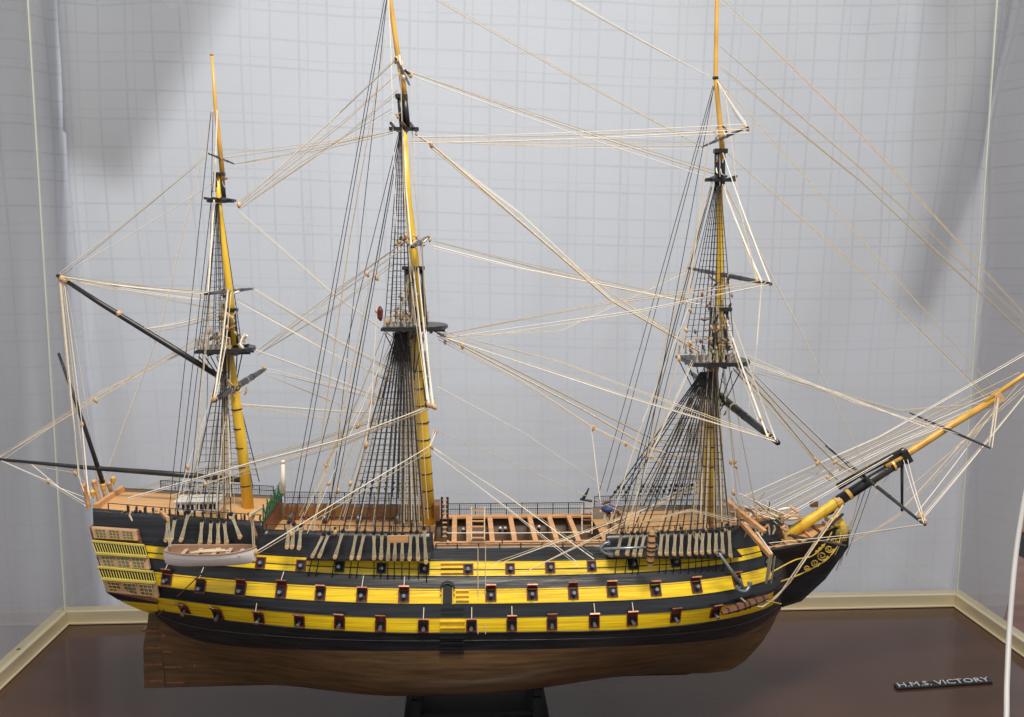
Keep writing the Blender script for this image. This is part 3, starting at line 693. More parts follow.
# ------------------------------------------------------------------ shrouds with ratlines
def shrouds(name, head, feet, r=.0009, rr=.0004, step=.0095, mtl=BROPE, t0=.03):
    head = Vector(head); mb = MB(); H_ = [head+Vector((.0019*(i-len(feet)/2)*(.8 if len(feet) > 6 else .5), 0, 0)) for i in range(len(feet))]
    for h, f in zip(H_, feet): mb.tube([h, f], r, 5, 0)
    if feet[0].y > .03 and mtl is BROPE and len(feet) > 6:
        for h, f in zip(H_, feet):
            for t in (.05, .09): mb.ball(f.lerp(h, t), (.0028, .0018, .0028), seg=6, rings=4)
    zt_, zb = head.z, max(f.z for f in feet); n = int((zt_-zb)/step)
    for i in range(1, n):
        z = zb+(zt_-zb)*i/n; pts = []
        for h, f in zip(H_, feet):
            t = (z-f.z)/(h.z-f.z); pts.append(f.lerp(h, t)+Vector((0, random.uniform(-.0003, .0003), random.uniform(-.0006, .0006))))
        if i/n < 1-t0: mb.tube(pts, rr, 3, 0, caps=False)
    return mb.build(name, mtl, ship)
def mir(v): return Vector((v.x, -v.y, v.z))
fm_ = [at(*a, -.085) for a, b in main_l[5:]]
shrouds('lower_shrouds', at(402, 332, -.022), fm_, .0010, .00042, .0085)
shrouds('lower_shrouds', at(404, 333, .022), [mir(p) for p in fm_], .0010, .00042, .0085)
ff_ = [at(*a, -.083) for a, b in fore_l[1:]]
shrouds('lower_shrouds', at(708, 372, -.022), ff_, .0009, .00042, .0085)
shrouds('lower_shrouds', at(709, 372, .022), [mir(p) for p in ff_], .0009, .00042, .0085)
fz_ = [at(*a, -.080) for a, b in miz_l[2:]]
shrouds('lower_shrouds', at(224, 352, -.018), fz_, .0007, .0004, .0085)
shrouds('lower_shrouds', at(226, 352, .018), [mir(p) for p in fz_], .0007, .0004, .0085)
def topshrouds(hx, hy, x0, x1, y, wy, n, mtl=BROPE):
    for s_ in (-1, 1):
        xs_ = [at(x0+(x1-x0)*i/(n-1), y, 0) for i in range(n)]
        shrouds('topmast_shrouds', at(hx, hy, 0)+Vector((0, s_*.006, 0)), [Vector((p.x, s_*wy, p.z)) for p in xs_], .0006, .00036, .0082, mtl)
topshrouds(219, 204, 207, 234, 343, .038, 5)
topshrouds(402, 132, 388, 413, 320, .050, 6)
topshrouds(718, 186, 692, 724, 352, .048, 6)
def futtock(cx, cy, x0, x1, y, wy, n=6):
    for s_ in (-1, 1):
        mb = MB()
        for i in range(n):
            p = at(x0+(x1-x0)*i/(n-1), y, 0); q = at(cx+(i-n/2)*.8, cy, 0); mb.tube([(p.x, s_*wy, p.z), (q.x, s_*.02, q.z)], .0008, 4)
        mb.build('futtock_shrouds', BROPE, ship)
futtock(413, 378, 388, 425, 330, .050); futtock(711, 415, 688, 730, 366, .048); futtock(231, 384, 207, 236, 353, .038)
# tan belaying ropes hanging by the main and fore masts
for (tx, ty), (bx, by), n in (((409, 330), (413, 523), 7), ((716, 366), (722, 525), 6), ((704, 372), (698, 525), 4), ((412, 265), (402, 322), 3), ((716, 300), (724, 356), 3), ((222, 300), (226, 345), 3), ((225, 355), (228, 500), 4)):
    for i in range(n):
        mb = MB(); o_ = (i-n/2)*2.0; Yb = -.085+.02*(i % 3)
        mb.tube([at(tx+o_*.3, ty, -.01), at(bx+o_*1.3, by-(i % 2)*3, Yb if by > 480 else -.03)], .0008, 4); mb.build('running_rope', TROPE if i % 2 else LROPE, ship)

# ------------------------------------------------------------------ standing and running rigging, one rope each
ROPES = []
def pix(P):
    v = P-CP; d = v.dot(fw); return Vector((512+F*v.dot(RT)/d, 358.5-F*v.dot(UP)/d))
def rope(name, pts, mtl=WROPE, r=.00052, sag=0.):
    P = [at(*p) for p in pts]
    if len(P) == 2:
        P = [P[0].lerp(P[1], i/8)+Vector((0, 0, -sag*4*(i/8)*(1-i/8))) for i in range(9)]
    if name != 'backstay': ROPES.append(P)
    mb = MB(); mb.tube(P, r, 4, caps=False); return mb.build(name, mtl, ship)
W_ = WROPE; T_ = TROPE; B_ = BROPE; r1 = .00048; r2 = .0007; r3 = .0011
YB = -.090
R_ = [
 # backstays, black
 ('backstay', [(388, -20, 0), (289, 522, YB)], B_, r1), ('backstay', [(390, -20, 0), (294, 524, YB)], B_, r1), ('backstay', [(399, 132, 0), (301, 526, YB)], B_, r1), ('backstay', [(400, 132, 0), (324, 534, YB)], B_, r2), ('backstay', [(401, 134, 0), (329, 533, YB)], B_, r1), ('backstay', [(389, -20, 0), (330, 510, .12)], B_, r1),
 ('backstay', [(211, 112, 0), (168, 521, -.100)], B_, r1), ('backstay', [(214, 175, 0), (175, 518, -.100)], B_, r1), ('backstay', [(217, 204, 0), (188, 512, -.100)], B_, r1), ('backstay', [(218, 204, 0), (181, 500, .11)], B_, r1), ('backstay', [(213, 112, 0), (205, 500, .11)], B_, .0004),
 ('backstay', [(713, 86, 0), (598, 496, .11)], B_, r1), ('backstay', [(714, 88, 0), (607, 492, .11)], B_, r1), ('backstay', [(711, 187, 0), (617, 534, -.12)], B_, r2), ('backstay', [(712, 187, 0), (622, 533, -.12)], B_, r1), ('backstay', [(714, 86, 0), (632, 533, -.12)], B_, r1), ('backstay', [(714, 190, 0), (640, 490, .11)], B_, r1),
 # stays between main and fore
 ('stay', [(405, 70, 0), (716, 174, 0)], T_, r2), ('stay', [(407, 74, 0), (717, 180, 0)], W_, r1), ('brace', [(412, 137, 0), (747, 128, -.11)], T_, r1), ('brace', [(412, 143, 0), (748, 129, -.115)], W_, r1), ('brace', [(411, 141, 0), (702, 146, .08)], T_, r1),
 ('stay', [(415, 134, 0), (432, 145, 0), (610, 300, 0), (700, 352, 0)], T_, r3), ('stay', [(432, 148, 0), (520, 214, 0), (618, 305, 0)], W_, r1), ('stay', [(430, 147, 0), (560, 255, 0), (690, 345, 0)], T_, r1),
 ('stay', [(435, -1, 0), (703, 147, 0)], T_, r1), ('stay', [(565, -5, 0), (709, 76, 0)], W_, r1),
 ('stay', [(433, 246, 0), (520, 268, 0), (708, 306, 0)], W_, r2), ('stay', [(430, 240, .1), (690, 302, 0)], T_, r1),
 ('brace', [(771, 284, -.19), (640, 310, -.1), (444, 338, 0)], W_, r1), ('brace', [(768, 283, -.18), (600, 305, -.1), (440, 335, 0)], T_, r1), ('brace', [(690, 268, .17), (560, 330, .1), (444, 337, 0)], T_, r1),
 ('main_stay', [(437, 333, 0), (500, 366, 0), (580, 408, 0), (650, 448, 0), (722, 470, 0)], T_, r3), ('main_stay', [(434, 331, 0), (500, 362, 0), (585, 405, 0), (655, 440, 0), (722, 460, 0)], LROPE, .0009),
 ('brace', [(778, 442, -.22), (620, 395, -.1), (440, 336, 0)], W_, r2), ('brace', [(776, 440, -.22), (560, 362, -.08), (441, 331, 0)], T_, r1),
 ('sheet', [(432, 447, 0), (510, 498, -.06), (594, 559, -.11)], W_, r2), ('sheet', [(433, 452, 0), (510, 510, -.06), (577, 562, -.11)], W_, r1), ('sheet', [(436, 386, -.05), (520, 431, 0), (602, 485, .05)], W_, r1), ('sheet', [(435, 430, -.05), (520, 466, .0), (640, 520, -.02)], T_, .0004),
 ('sheet', [(492, 566, -.112), (610, 523, -.11), (708, 484, 0)], W_, r1), ('sheet', [(525, 572, -.115), (610, 531, -.11), (708, 478, 0)], T_, r1), ('sheet', [(735, 520, -.08), (690, 510, -.09), (610, 530, -.09)], T_, r1),
 # head stays
 ('head_stay', [(721, -2, 0), (860, 134, 0), (1058, 352, 0)], T_, r1), ('head_stay', [(720, 46, 0), (860, 168, 0), (1056, 353, 0)], T_, r1), ('head_stay', [(720, 66, 0), (860, 180, 0), (1050, 357, 0)], T_, .0004),
 ('head_stay', [(718, 80, 0), (860, 238, 0), (1000, 395, 0)], T_, r1), ('head_stay', [(724, 150, 0), (860, 270, 0), (990, 400, 0)], T_, r1), ('head_stay', [(724, 185, 0), (800, 330, 0), (868, 470, 0)], T_, .0004),
 ('fore_stay', [(735, 366, 0), (770, 403, 0), (815, 458, 0), (838, 480, 0)], LROPE, r3), ('fore_stay', [(738, 362, 0), (785, 413, 0), (835, 462, 0), (868, 482, 0)], LROPE, r3), ('fore_stay', [(733, 368, 0), (775, 415, 0), (822, 468, 0)], T_, r2), ('fore_stay', [(740, 360, 0), (795, 415, 0), (850, 468, 0)], B_, r1),
 ('brace', [(746, 362, 0), (840, 395, -.08), (925, 427, -.1), (952, 428, 0)], W_, r1), ('brace', [(748, 358, 0), (850, 402, 0), (958, 434, -.06)], T_, r1), ('brace', [(754, 369, .02), (900, 410, 0), (990, 403, 0)], T_, .0004),
 ('brace', [(925, 524, -.19), (850, 537, -.12), (770, 547, -.1)], T_, .0004),
 # lifts on the fore side
 ('lift', [(717, 80, 0), (747, 126, -.11)], W_, r2), ('lift', [(718, 84, 0), (745, 128, -.1)], W_, r1), ('lift', [(722, 150, 0), (770, 282, -.19)], W_, r2), ('lift', [(722, 183, 0), (762, 282, -.17)], W_, r3), ('lift', [(724, 183, 0), (757, 281, -.16)], W_, r2), ('lift', [(730, 310, 0), (776, 440, -.22)], W_, r2), ('lift', [(724, 312, 0), (768, 437, -.2)], W_, r3), ('lift', [(722, 314, 0), (758, 420, -.18)], W_, r1), ('sheet', [(762, 284, -.17), (757, 345, -.18), (748, 415, -.17)], W_, r1), ('lift', [(725, 90, 0), (740, 210, -.05), (757, 280, -.16)], W_, r1),
 # bowsprit guys
 ('guy', [(903, 458, 0), (924, 523, -.19)], W_, r1), ('guy', [(907, 457, 0), (925, 521, -.18)], W_, r1), ('guy', [(998, 400, 0), (903, 508, 0)], W_, r1), ('guy', [(1000, 402, 0), (915, 515, -.15)], W_, r1), ('guy', [(1024, 378, 0), (903, 511, 0)], T_, r1), ('guy', [(1056, 356, 0), (920, 520, -.17)], W_, r1), ('guy', [(1056, 356, 0), (906, 490, -.02)], T_, r1), ('guy', [(997, 398, 0), (989, 446, -.12)], W_, r1), ('guy', [(999, 398, 0), (992, 448, -.12)], T_, r1), ('guy', [(903, 510, 0), (846, 545, 0)], T_, .0004),
 ('bobstay', [(872, 484, 0), (846, 556, 0)], B_, r1), ('bobstay', [(860, 491, 0), (840, 566, 0)], LROPE, r2), ('bobstay', [(866, 488, 0), (836, 571, 0)], B_, r1), ('bobstay', [(848, 496, 0), (852, 520, -.03), (835, 555, -.02)], LROPE, r1), ('bobstay', [(894, 467, 0), (858, 520, 0), (800, 598, 0)], T_, .0004),
 # mizzen and stern
 ('vang', [(57, 275, 0), (209, 154, -.05)], W_, r1), ('vang', [(58, 276, 0), (217, 180, 0)], W_, r1), ('peak_halyard', [(60, 276, 0), (205, 294, -.1)], W_, r1), ('peak_halyard', [(62, 277, 0), (212, 293, -.08)], W_, r2), ('peak_halyard', [(64, 279, 0), (222, 302, 0)], W_, .0004), ('peak_halyard', [(62, 280, 0), (140, 295, 0), (226, 311, 0)], T_, .0004), ('throat_halyard', [(145, 329, 0), (224, 311, 0)], W_, r2), ('throat_halyard', [(150, 332, 0), (226, 313, 0)], T_, r1),
 ('vang', [(60, 278, 0), (79, 478, -.04), (84, 492, -.06)], T_, r1), ('vang', [(62, 279, 0), (84, 470, -.03), (90, 495, -.06)], T_, r1), ('vang', [(59, 278, 0), (68, 380, -.02), (82, 492, -.05)], T_, .0004), ('vang', [(64, 281, 0), (82, 425, -.02), (88, 492, -.06)], W_, r1), ('vang', [(66, 283, 0), (90, 430, .02), (98, 490, .05)], T_, .0004),
 ('topping_lift', [(-2, 458, 0), (120, 386, 0), (232, 322, 0)], W_, r1), ('topping_lift', [(-1, 458, 0), (100, 392, 0), (230, 330, .01)], W_, .0004),
 ('boom_sheet', [(0, 460, 0), (48, 481, -.03), (84, 502, -.06)], W_, r1), ('boom_sheet', [(2, 461, 0), (50, 484, -.03), (86, 506, -.06)], W_, r1), ('boom_sheet', [(4, 461, 0), (75, 473, 0), (92, 490, 0)], T_, r1), ('boom_sheet', [(30, 463, 0), (60, 488, -.02), (84, 497, -.05)], W_, r1),
 # mizzen to main
 ('brace', [(239, 205, 0), (340, 113, 0), (396, 60, -.1)], T_, r1), ('brace', [(240, 206, 0), (345, 122, 0), (397, 74, 0)], T_, r1), ('brace', [(241, 208, 0), (345, 135, 0), (398, 90, 0)], T_, .0004), ('brace', [(239, 210, 0), (300, 165, 0), (392, 112, 0)], W_, .0004), ('stay', [(223, 158, 0), (340, 142, 0), (394, 131, 0)], T_, r1), ('stay', [(234, 164, .06), (394, 133, 0)], T_, .0004),
 ('brace', [(257, 351, .03), (340, 287, 0), (404, 242, -.1)], T_, r1), ('brace', [(258, 350, .03), (335, 296, 0), (404, 247, -.15)], W_, r1), ('brace', [(262, 352, .03), (338, 305, 0), (392, 262, 0)], T_, r1), ('stay', [(238, 302, 0), (340, 358, 0), (427, 400, 0)], W_, r1), ('stay', [(254, 291, 0), (340, 342, 0), (420, 385, 0)], T_, r1), ('stay', [(240, 215, 0), (330, 292, 0), (410, 350, 0)], T_, .0004), ('stay', [(256, 350, 0), (300, 366, 0), (380, 396, 0)], W_, r1),
 ('brace', [(265, 371, .15), (340, 388, .05), (400, 404, 0)], W_, r1), ('brace', [(240, 404, 0), (340, 411, 0), (425, 414, 0)], W_, r1), ('brace', [(240, 405, 0), (340, 421, 0), (418, 430, 0)], T_, r1), ('brace', [(264, 374, .1), (330, 400, 0), (420, 440, 0)], T_, .0004),
 ('main_brace', [(128, 498, -.06), (250, 463, -.1), (340, 440, -.15), (428, 407, -.2)], W_, r2), ('main_brace', [(170, 496, -.06), (260, 466, -.1), (345, 443, -.15), (428, 409, -.2)], W_, r1), ('main_brace', [(120, 492, .05), (300, 446, .1), (437, 400, .0)], T_, r1),
 ('boat_fall', [(256, 552, -.130), (340, 500, -.125), (430, 446, -.10), (436, 432, -.03)], W_, r2), ('boat_fall', [(257, 554, -.130), (342, 504, -.125), (428, 452, -.10), (434, 430, -.03)], T_, r1),
 ('halyard', [(217, 110, -.004), (214, 200, -.01), (208, 292, -.06)], W_, r3), ('halyard', [(228, 290, -.02), (222, 345, -.05), (214, 399, -.1)], W_, r3), ('halyard', [(231, 292, -.02), (226, 345, -.05), (216, 399, -.1)], W_, r1), ('halyard', [(388, -10, -.01), (391, 60, -.01), (396, 230, -.03)], W_, r1), ('halyard', [(403, 130, -.01), (406, 190, -.02), (411, 245, -.15)], W_, r3), ('halyard', [(400, 60, -.02), (404, 190, -.02), (408, 244, -.12)], W_, r1),
 ('lift', [(413, 268, -.01), (420, 330, -.1), (429, 405, -.2)], W_, r3), ('lift', [(418, 268, -.01), (424, 330, -.1), (433, 404, -.19)], W_, r3), ('lift', [(410, 270, -.01), (417, 330, -.08), (427, 400, -.2)], W_, r1), ('halyard', [(412, 130, 0), (414, 180, -.02), (428, 320, -.03)], T_, r1), ('halyard', [(422, 245, -.1), (426, 330, -.08), (431, 395, -.18)], W_, r1),
 ('halyard', [(378, 290, -.04), (372, 400, -.09), (366, 445, -.12), (344, 520, -.12)], T_, .0004), ('halyard', [(388, 322, -.03), (358, 400, -.03), (326, 467, -.03), (314, 530, -.08)], T_, .0004), ('halyard', [(388, 325, -.03), (372, 402, 0), (358, 426, 0), (343, 437, 0), (300, 520, -.07)], T_, .0004), ('stay', [(437, 336, 0), (520, 380, 0), (593, 428, 0), (626, 444, 0), (650, 457, 0), (720, 493, 0)], T_, r1), ('halyard', [(724, 366, -.02), (735, 462, -.02), (744, 508, -.03)], T_, r1), ('halyard', [(370, 282, -.02), (350, 380, -.05), (320, 500, -.10)], T_, .0004), ('halyard', [(385, 40, 0), (350, 240, -.02), (322, 440, -.08)], T_, .0004), ('halyard', [(715, 90, 0), (702, 200, -.01), (688, 300, -.05)], T_, r1), ('halyard', [(715, 170, 0), (660, 360, -.04), (650, 457, -.08)], T_, .0004), ('halyard', [(690, 310, -.03), (640, 430, -.08), (612, 520, -.1)], T_, .0004), ('halyard', [(686, 330, -.05), (660, 420, -.09), (620, 525, -.11)], LROPE, r1), ('halyard', [(692, 360, -.05), (650, 455, -.1), (625, 530, -.11)], T_, r1), ('halyard', [(592, 430, 0), (600, 500, -.05)], T_, .0004), ('halyard', [(210, 300, -.03), (200, 400, -.08), (196, 510, -.11)], T_, .0004), ('halyard', [(230, 395, -.02), (222, 440, -.06), (216, 508, -.1)], T_, r1), ('flag_halyard', [(215, 100, 0), (160, 330, 0), (104, 485, 0)], T_, .0003),
]
for y0 in range(7):     # fan of bowsprit rigging from the beakhead
    R_.append(('jib_sheet', [(742+y0*7, 497+y0*3.2, .04-.012*y0), (880+y0*4, 437+y0*2, 0), ((1030, 352), (1020, 372), (1000, 392), (996, 399), (960, 420), (930, 438), (906, 452))[y0]+(0,)], T_ if y0 % 2 else W_, .00045 if y0 % 3 else .0006))
# anchor cable hanging in a loop from the head
R_.append(('anchor_cable', [(843, 505, -.03), (815, 545, -.06), (790, 582, -.07), (776, 598, -.08), (762, 607, -.10), (748, 605, -.105), (741, 598, -.11)], T_, .0012))
R_.append(('anchor_cable', [(838, 508, -.03), (808, 552, -.06), (782, 590, -.08), (770, 602, -.09), (756, 604, -.10), (747, 600, -.105)], LROPE, .0010))
R_.append(('anchor_cable', [(781, 604, -.04), (768, 601, -.07), (757, 600, -.09)], GOLD, .0010))
R_.append(('tackle', [(757, 532, -.08), (772, 553, -.125), (769, 580, -.11)], W_, .0009))
R_.append(('tackle', [(770, 556, -.125), (766, 583, -.11)], LROPE, .0020))
R_.append(('cat_fall', [(775, 556, -.125), (771, 583, -.11)], LROPE, .0012))
for n_, pts, mt, rr in R_: rope(n_, catmull([at(*p) for p in pts], 5) and pts, mt, rr, .0 if len(pts) > 2 else .003)
rr_ = random.Random(11)
for n_, pts, mt, rad in list(R_)+[q for q in R_ if rr_.random() < .45]:
    if n_ in ('anchor_cable', 'tackle', 'cat_fall', 'main_stay', 'backstay', 'boat_fall', 'boom_sheet', 'bobstay') or rr_.random() < .12: continue
    k_ = rr_.choice([-1, 1])*rr_.uniform(1.6, 4.5); e_ = rr_.choice([0, 1]); m_ = len(pts)-1
    q_ = [(p[0]+.25*k_*(1-abs(e_-i/m_)), p[1]+k_*(1-abs(e_-i/m_)), p[2]) for i, p in enumerate(pts)]
    rope(n_, q_, rr_.choice([TROPE, WROPE, LROPE]), .00036, .002 if len(q_) < 3 else 0)
for cx_, top_y, px_a, px_b, yb_, Yb_, nn in ((403, 320, 296, 425, 528, -.068, 15), (712, 360, 610, 738, 528, -.068, 15), (226, 345, 168, 236, 514, -.06, 9), (716, 300, 690, 760, 520, -.05, 6), (412, 268, 398, 432, 522, -.04, 6)):
    for i in range(nn):
        x_ = px_a+(px_b-px_a)*(i+rr_.random())/nn; rope('belayed_rope', [(cx_+rr_.uniform(-5, 5), top_y+rr_.uniform(-8, 8), -.015), (x_*.55+cx_*.45, top_y*.45+yb_*.55, Yb_*.7), (x_, yb_+rr_.uniform(-3, 6), Yb_)], rr_.choice([TROPE, LROPE, LROPE, WROPE]), rr_.choice([.0004, .0006]))
# lashings, coils and small tackle at the tops and yard slings
for cx_, cy_, wx_, wy_, nn in ((229, 341, 18, 7, 14), (226, 322, 9, 14, 10), (405, 322, 16, 7, 16), (408, 296, 9, 18, 12), (413, 241, 11, 5, 12), (714, 355, 26, 8, 22), (716, 330, 12, 16, 14), (722, 283, 10, 7, 8), (724, 405, 10, 8, 9), (230, 292, 12, 4, 7), (237, 388, 10, 7, 8), (403, 68, 6, 8, 6), (721, 133, 9, 5, 6), (220, 188, 5, 10, 5), (401, 112, 5, 14, 5), (719, 168, 6, 12, 6), (712, 388, 14, 10, 10), (412, 342, 12, 8, 8)):
    for i in range(nn):
        P = at(cx_+rr_.uniform(-wx_, wx_), cy_+rr_.uniform(-wy_, wy_), rr_.uniform(-.04, .01)); d = Vector((rr_.uniform(-1, 1), rr_.uniform(-.6, .6), rr_.uniform(-1.4, 1.0))).normalized()*rr_.uniform(.003, .0075); e_ = Vector((rr_.uniform(-1, 1), 0, rr_.uniform(-1, 0)))*.002
        mb = MB(); w_ = rr_.choice([.0006, .0008, .0012, .0016]); mb.tube([P-d, P+e_, P+d], [w_, w_*1.2, w_*.7], 5); mb.build('lashing', rr_.choice([TROPE, LROPE, BLOCKM, BROPE, WROPE, BRN]), ship)
# pins, coils and rope ends along the near rails and on the decks
for px_a, px_b, yb_, Yb_, nn in ((285, 430, 527, -.062, 26), (606, 735, 529, -.062, 26), (120, 262, 514, -.055, 22), (436, 604, 543, -.066, 14), (730, 790, 528, -.05, 14), (600, 625, 515, -.02, 10)):
    for i in range(nn):
        P = at(px_a+(px_b-px_a)*(i+rr_.random())/nn, yb_+rr_.uniform(-3, 3), Yb_); a_ = rr_.random()
        mb = MB()
        if a_ < .45: mb.tube([P, P+Vector((rr_.uniform(-.002, .002), 0, -.005)), P+Vector((rr_.uniform(-.003, .003), -.002, -.012))], [.0012, .0016, .0010], 5); nm = 'coiled_rope'; mt = rr_.choice([TROPE, LROPE])
        elif a_ < .8: mb.tube([P-Vector((0, 0, .004)), P+Vector((0, 0, .004))], [.0007, .0010], 5); nm = 'belaying_pin'; mt = rr_.choice([BRN, SPAR, BLOCKM])
        else: mb.ball(P+Vector((0, 0, .002)), (.0022, .0018, .0026)); nm = 'deadeye'; mt = rr_.choice([BLOCKM, SPAR])
        mb.build(nm, mt, ship)
# blocks
def block(px, py, Y=0., s=1., mtl=BLOCKM, snap=True):
    mb = MB(); M_ = Matrix.Rotation(random.uniform(-.7, .7), 3, 'Y'); P = at(px, py, Y)
    if snap:          # a block hangs on the rope nearest to it
        best = 30
        for R__ in ROPES:
            for a_, b_ in zip(R__, R__[1:]):
                for k in range(0, 11):
                    q_ = a_.lerp(b_, k/10); dd = (pix(q_)-Vector((px, py))).length
                    if dd < best: best = dd; P = q_
    mb.ball(P, (.0028*s, .0022*s, .0042*s), M_); mb.tube([P-M_ @ Vector((0, 0, .0045*s)), P+M_ @ Vector((0, 0, .0045*s))], .0012*s, 5)
    return mb.build('block', mtl, ship, smooth=True)
for a in ((371, 274), (375, 280), (431, 145), (444, 342), (461, 346), (372, 402), (358, 426), (343, 437), (365, 447, -.1), (327, 465, -.03), (325, 469, -.03), (437, 432), (437, 447), (733, 458, -.02), (737, 466, -.02), (729, 463, -.02), (683, 302), (692, 309), (704, 312), (593, 428), (626, 444), (650, 457), (690, 330, -.03), (695, 338, -.03), (702, 330, -.03), (680, 362, -.05), (430, 404, -.2), (434, 408, -.2), (758, 280, -.16), (761, 420, -.19), (768, 436, -.2), (48, 481, -.03), (75, 473), (79, 424), (101, 402), (145, 329), (213, 397, -.1), (216, 404, -.1), (265, 369, .15), (234, 206), (925, 522, -.18), (920, 516, -.18), (998, 394), (815, 459), (818, 464), (834, 462), (838, 468), (824, 480), (380, 314, -.05), (386, 318, -.04), (350, 480, -.1), (343, 488, -.1), (331, 487, -.1), (405, 237, -.05), (427, 241, 0), (395, 60, -.1), (408, 82, .1), (748, 127, -.11), (718, 350, -.04), (724, 342, -.04), (712, 343, -.04), (394, 316, -.05), (402, 318, -.05), (410, 316, -.05), (211, 330, -.03), (218, 332, -.03), (227, 328, -.03), (187, 470, -.1), (205, 485, -.1), (652, 545, -.13), (758, 516, -.03), (745, 508, -.03), (730, 492, -.05), (296, 541, -.13), (331, 545, -.13), (254, 541, -.15)):
    block(*a, s=random.uniform(.75, 1.1))
q = MB(); q.tube([at(380, 306, -.05), at(380, 310, -.05), at(380, 318, -.05), at(381, 321, -.05)], [.001, .004, .0035, .001], 8); q.build('top_lantern', RED, ship)
for cx_, cy_, wx_, wy_ in ((226, 328, 16, 14), (405, 308, 16, 18), (403, 240, 9, 5), (717, 335, 22, 24), (716, 300, 16, 10), (713, 345, 24, 8)):
    for i in range(9): block(cx_+random.uniform(-wx_, wx_), cy_+random.uniform(-wy_, wy_)*.8, random.uniform(-.05, .0), .75, random.choice([BLOCKM, LROPE, BRN]), False)
# bitts, timberheads and coiled rope along decks
for i in range(16):
    px = 120+i*8.6; x = sx(px, 520, -.08); b = bk('T', x)-.004; mb = MB(); mb.box((x, -b, ztop(x)+.002), (.0022, .003, .010)); mb.build('timberhead', SPAR, ship)
for i in range(18):
    px, py, Y = random.uniform(725, 795), random.uniform(505, 530), random.uniform(-.07, .03)
    P = at(px, py, Y); mb = MB(); d = Vector((random.uniform(-1, 1), random.uniform(-1, 1), random.uniform(-.1, .5))).normalized()*.008; mb.tube([P-d, P, P+d], [.0016, .0022, .0012], 6); mb.build('head_fitting', random.choice([TAN, TAN, BRN, WROPE, TROPE]), ship)
for i in range(5):
    px = random.uniform(600, 625); P = at(px, random.uniform(495, 536), random.uniform(-.06, .05)); mb = MB(); d = Vector((random.uniform(-.7, .7), random.uniform(-1, 1), .4)).normalized()*.007; mb.tube([P-d, P+d], .002, 6); mb.build('deck_fitting', random.choice([TAN, BRN, BRN, SPAR, TAN]), ship)
mb = MB(); mb.ball(at(609, 509, .01), (.012, .010, .006)); mb.build('boat_cover', BLUE, ship, smooth=True)
mb = MB(); mb.box(at(612, 517, .01), (.014, .018, .012)); mb.build('galley_house', BRN, ship)
q = MB(); q.tube([at(582, 500, .08), at(586, 494, .08), at(589, 488, .08)], [.003, .002, .001], 5); q.tube([at(580, 499, .08), at(592, 501, .08)], .002, 5); q.build('swivel_gun', SPAR, ship)
mb = MB(); mb.box(at(437, 510, .0), (.008, .03, .022)); mb.build('mast_bitts', BRN, ship)
# forecastle raised planking
x0, x1 = at(622, 520, 0).x, at(702, 520, 0).x; mb = MB(); rws = []
for i in range(2):
    x = (x0, x1)[i]; rws.append([(x, -.050*math.cos(a)+.004, ztop(x)-.018+.022*math.sin(a)) for a in [math.pi*j/12 for j in range(13)]])
mb.grid(rws); mb.add(rws[0], [tuple(range(13))]); mb.build('forecastle_planking', DECK, ship, smooth=True)
mb = MB(); mb.tube([at(283, 493, -.01), at(283, 463, -.01)], [.0038, .0024], 8); mb.ball(at(283, 462, -.01), .0034); mb.build('signal_post', WROPE, ship, smooth=True)
# tan rolled hammocks abaft the mainmast foot
for i in range(5):
    P = at(404+i*5, 520-i, -.03); mb = MB(); mb.tube([P-Vector((0, 0, .012)), P+Vector((0, 0, .03))], .0012, 5); mb.build('rope_coil', LROPE, ship)

# ------------------------------------------------------------------ quarter boat
ca, cb = at(166, 549, -.128), at(256, 551, -.128); L = cb.x-ca.x; mid = (ca+cb)/2
boat = empty('rowing_boat', (mid.x, -.128, mid.z-.0195)); tag(boat, 'small white rowing boat hanging alongside the stern quarter of the ship', 'rowing boat')
ob = MB(); rws = []; inr = []
for i in range(25):
    u = i/24*2-1; x = u*L/2
    f_ = (1-abs(u)**2.6) if u > 0 else (1-.55*abs(u)**3)
    bw = max(.0012, .0185*f_**.75); kl = -.0005+(.006*max(0, u)**6+.003*max(0, -u)**6); sh = .0195+.0035*u*u
    rws.append([(x, bw*math.sin(a)*(1 if True else 0), kl+(sh-kl)*(1-math.cos(a))**.8) for a in [-math.pi/2+math.pi*j/16 for j in range(17)]])
for r in rws: inr.append([(p[0]*.985, p[1]*.90, p[2]*.96+.0014 if abs(p[1]) < 1 else p[2]) for p in r])
inr = [[(q[0], q[1], p[2]+(.0016 if 0 < j < 16 else 0)) for j, (q, p) in enumerate(zip(a, b))] for a, b in zip(inr, rws)]
ob.grid([r[::-1] for r in rws]); ob.grid(inr, mi=1)
for j in (0, 16): ob.grid([[a[j], b[j]] for a, b in zip(rws, inr)], mi=1)
ob.add(rws[0], [tuple(range(17))], 0)
ob.build('boat_hull', [BOATW, BOATI], boat)
g = MB()
for j in (0, 16): g.tube([r[j] for r in rws], .0011, 5)
g.build('gunwale', BOATI, boat)
for u in (-.62, -.3, .08, .38, .66):
    g = MB(); i = int((u+1)*12); b_ = abs(inr[i][0][1])*.98; g.box((u*L/2, 0, .016), (.0048, 2*b_, .0014)); g.build('thwart', mat('thwart_paint', (.52, .42, .36), .5) if u == -.62 else bpy.data.materials['thwart_paint'], boat)
for k in range(3):
    g = MB(); g.tube([(-L*.22+.004*k, -.004+.003*k, .018), (L*.20-.006*k, .001+.0035*k, .018)], .0011, 6); g.bar((-L*.22+.004*k, -.004+.003*k, .018), (-L*.12+.004*k, -.003+.003*k, .018), .0036, .0009); g.build('oar', TROPE, boat)
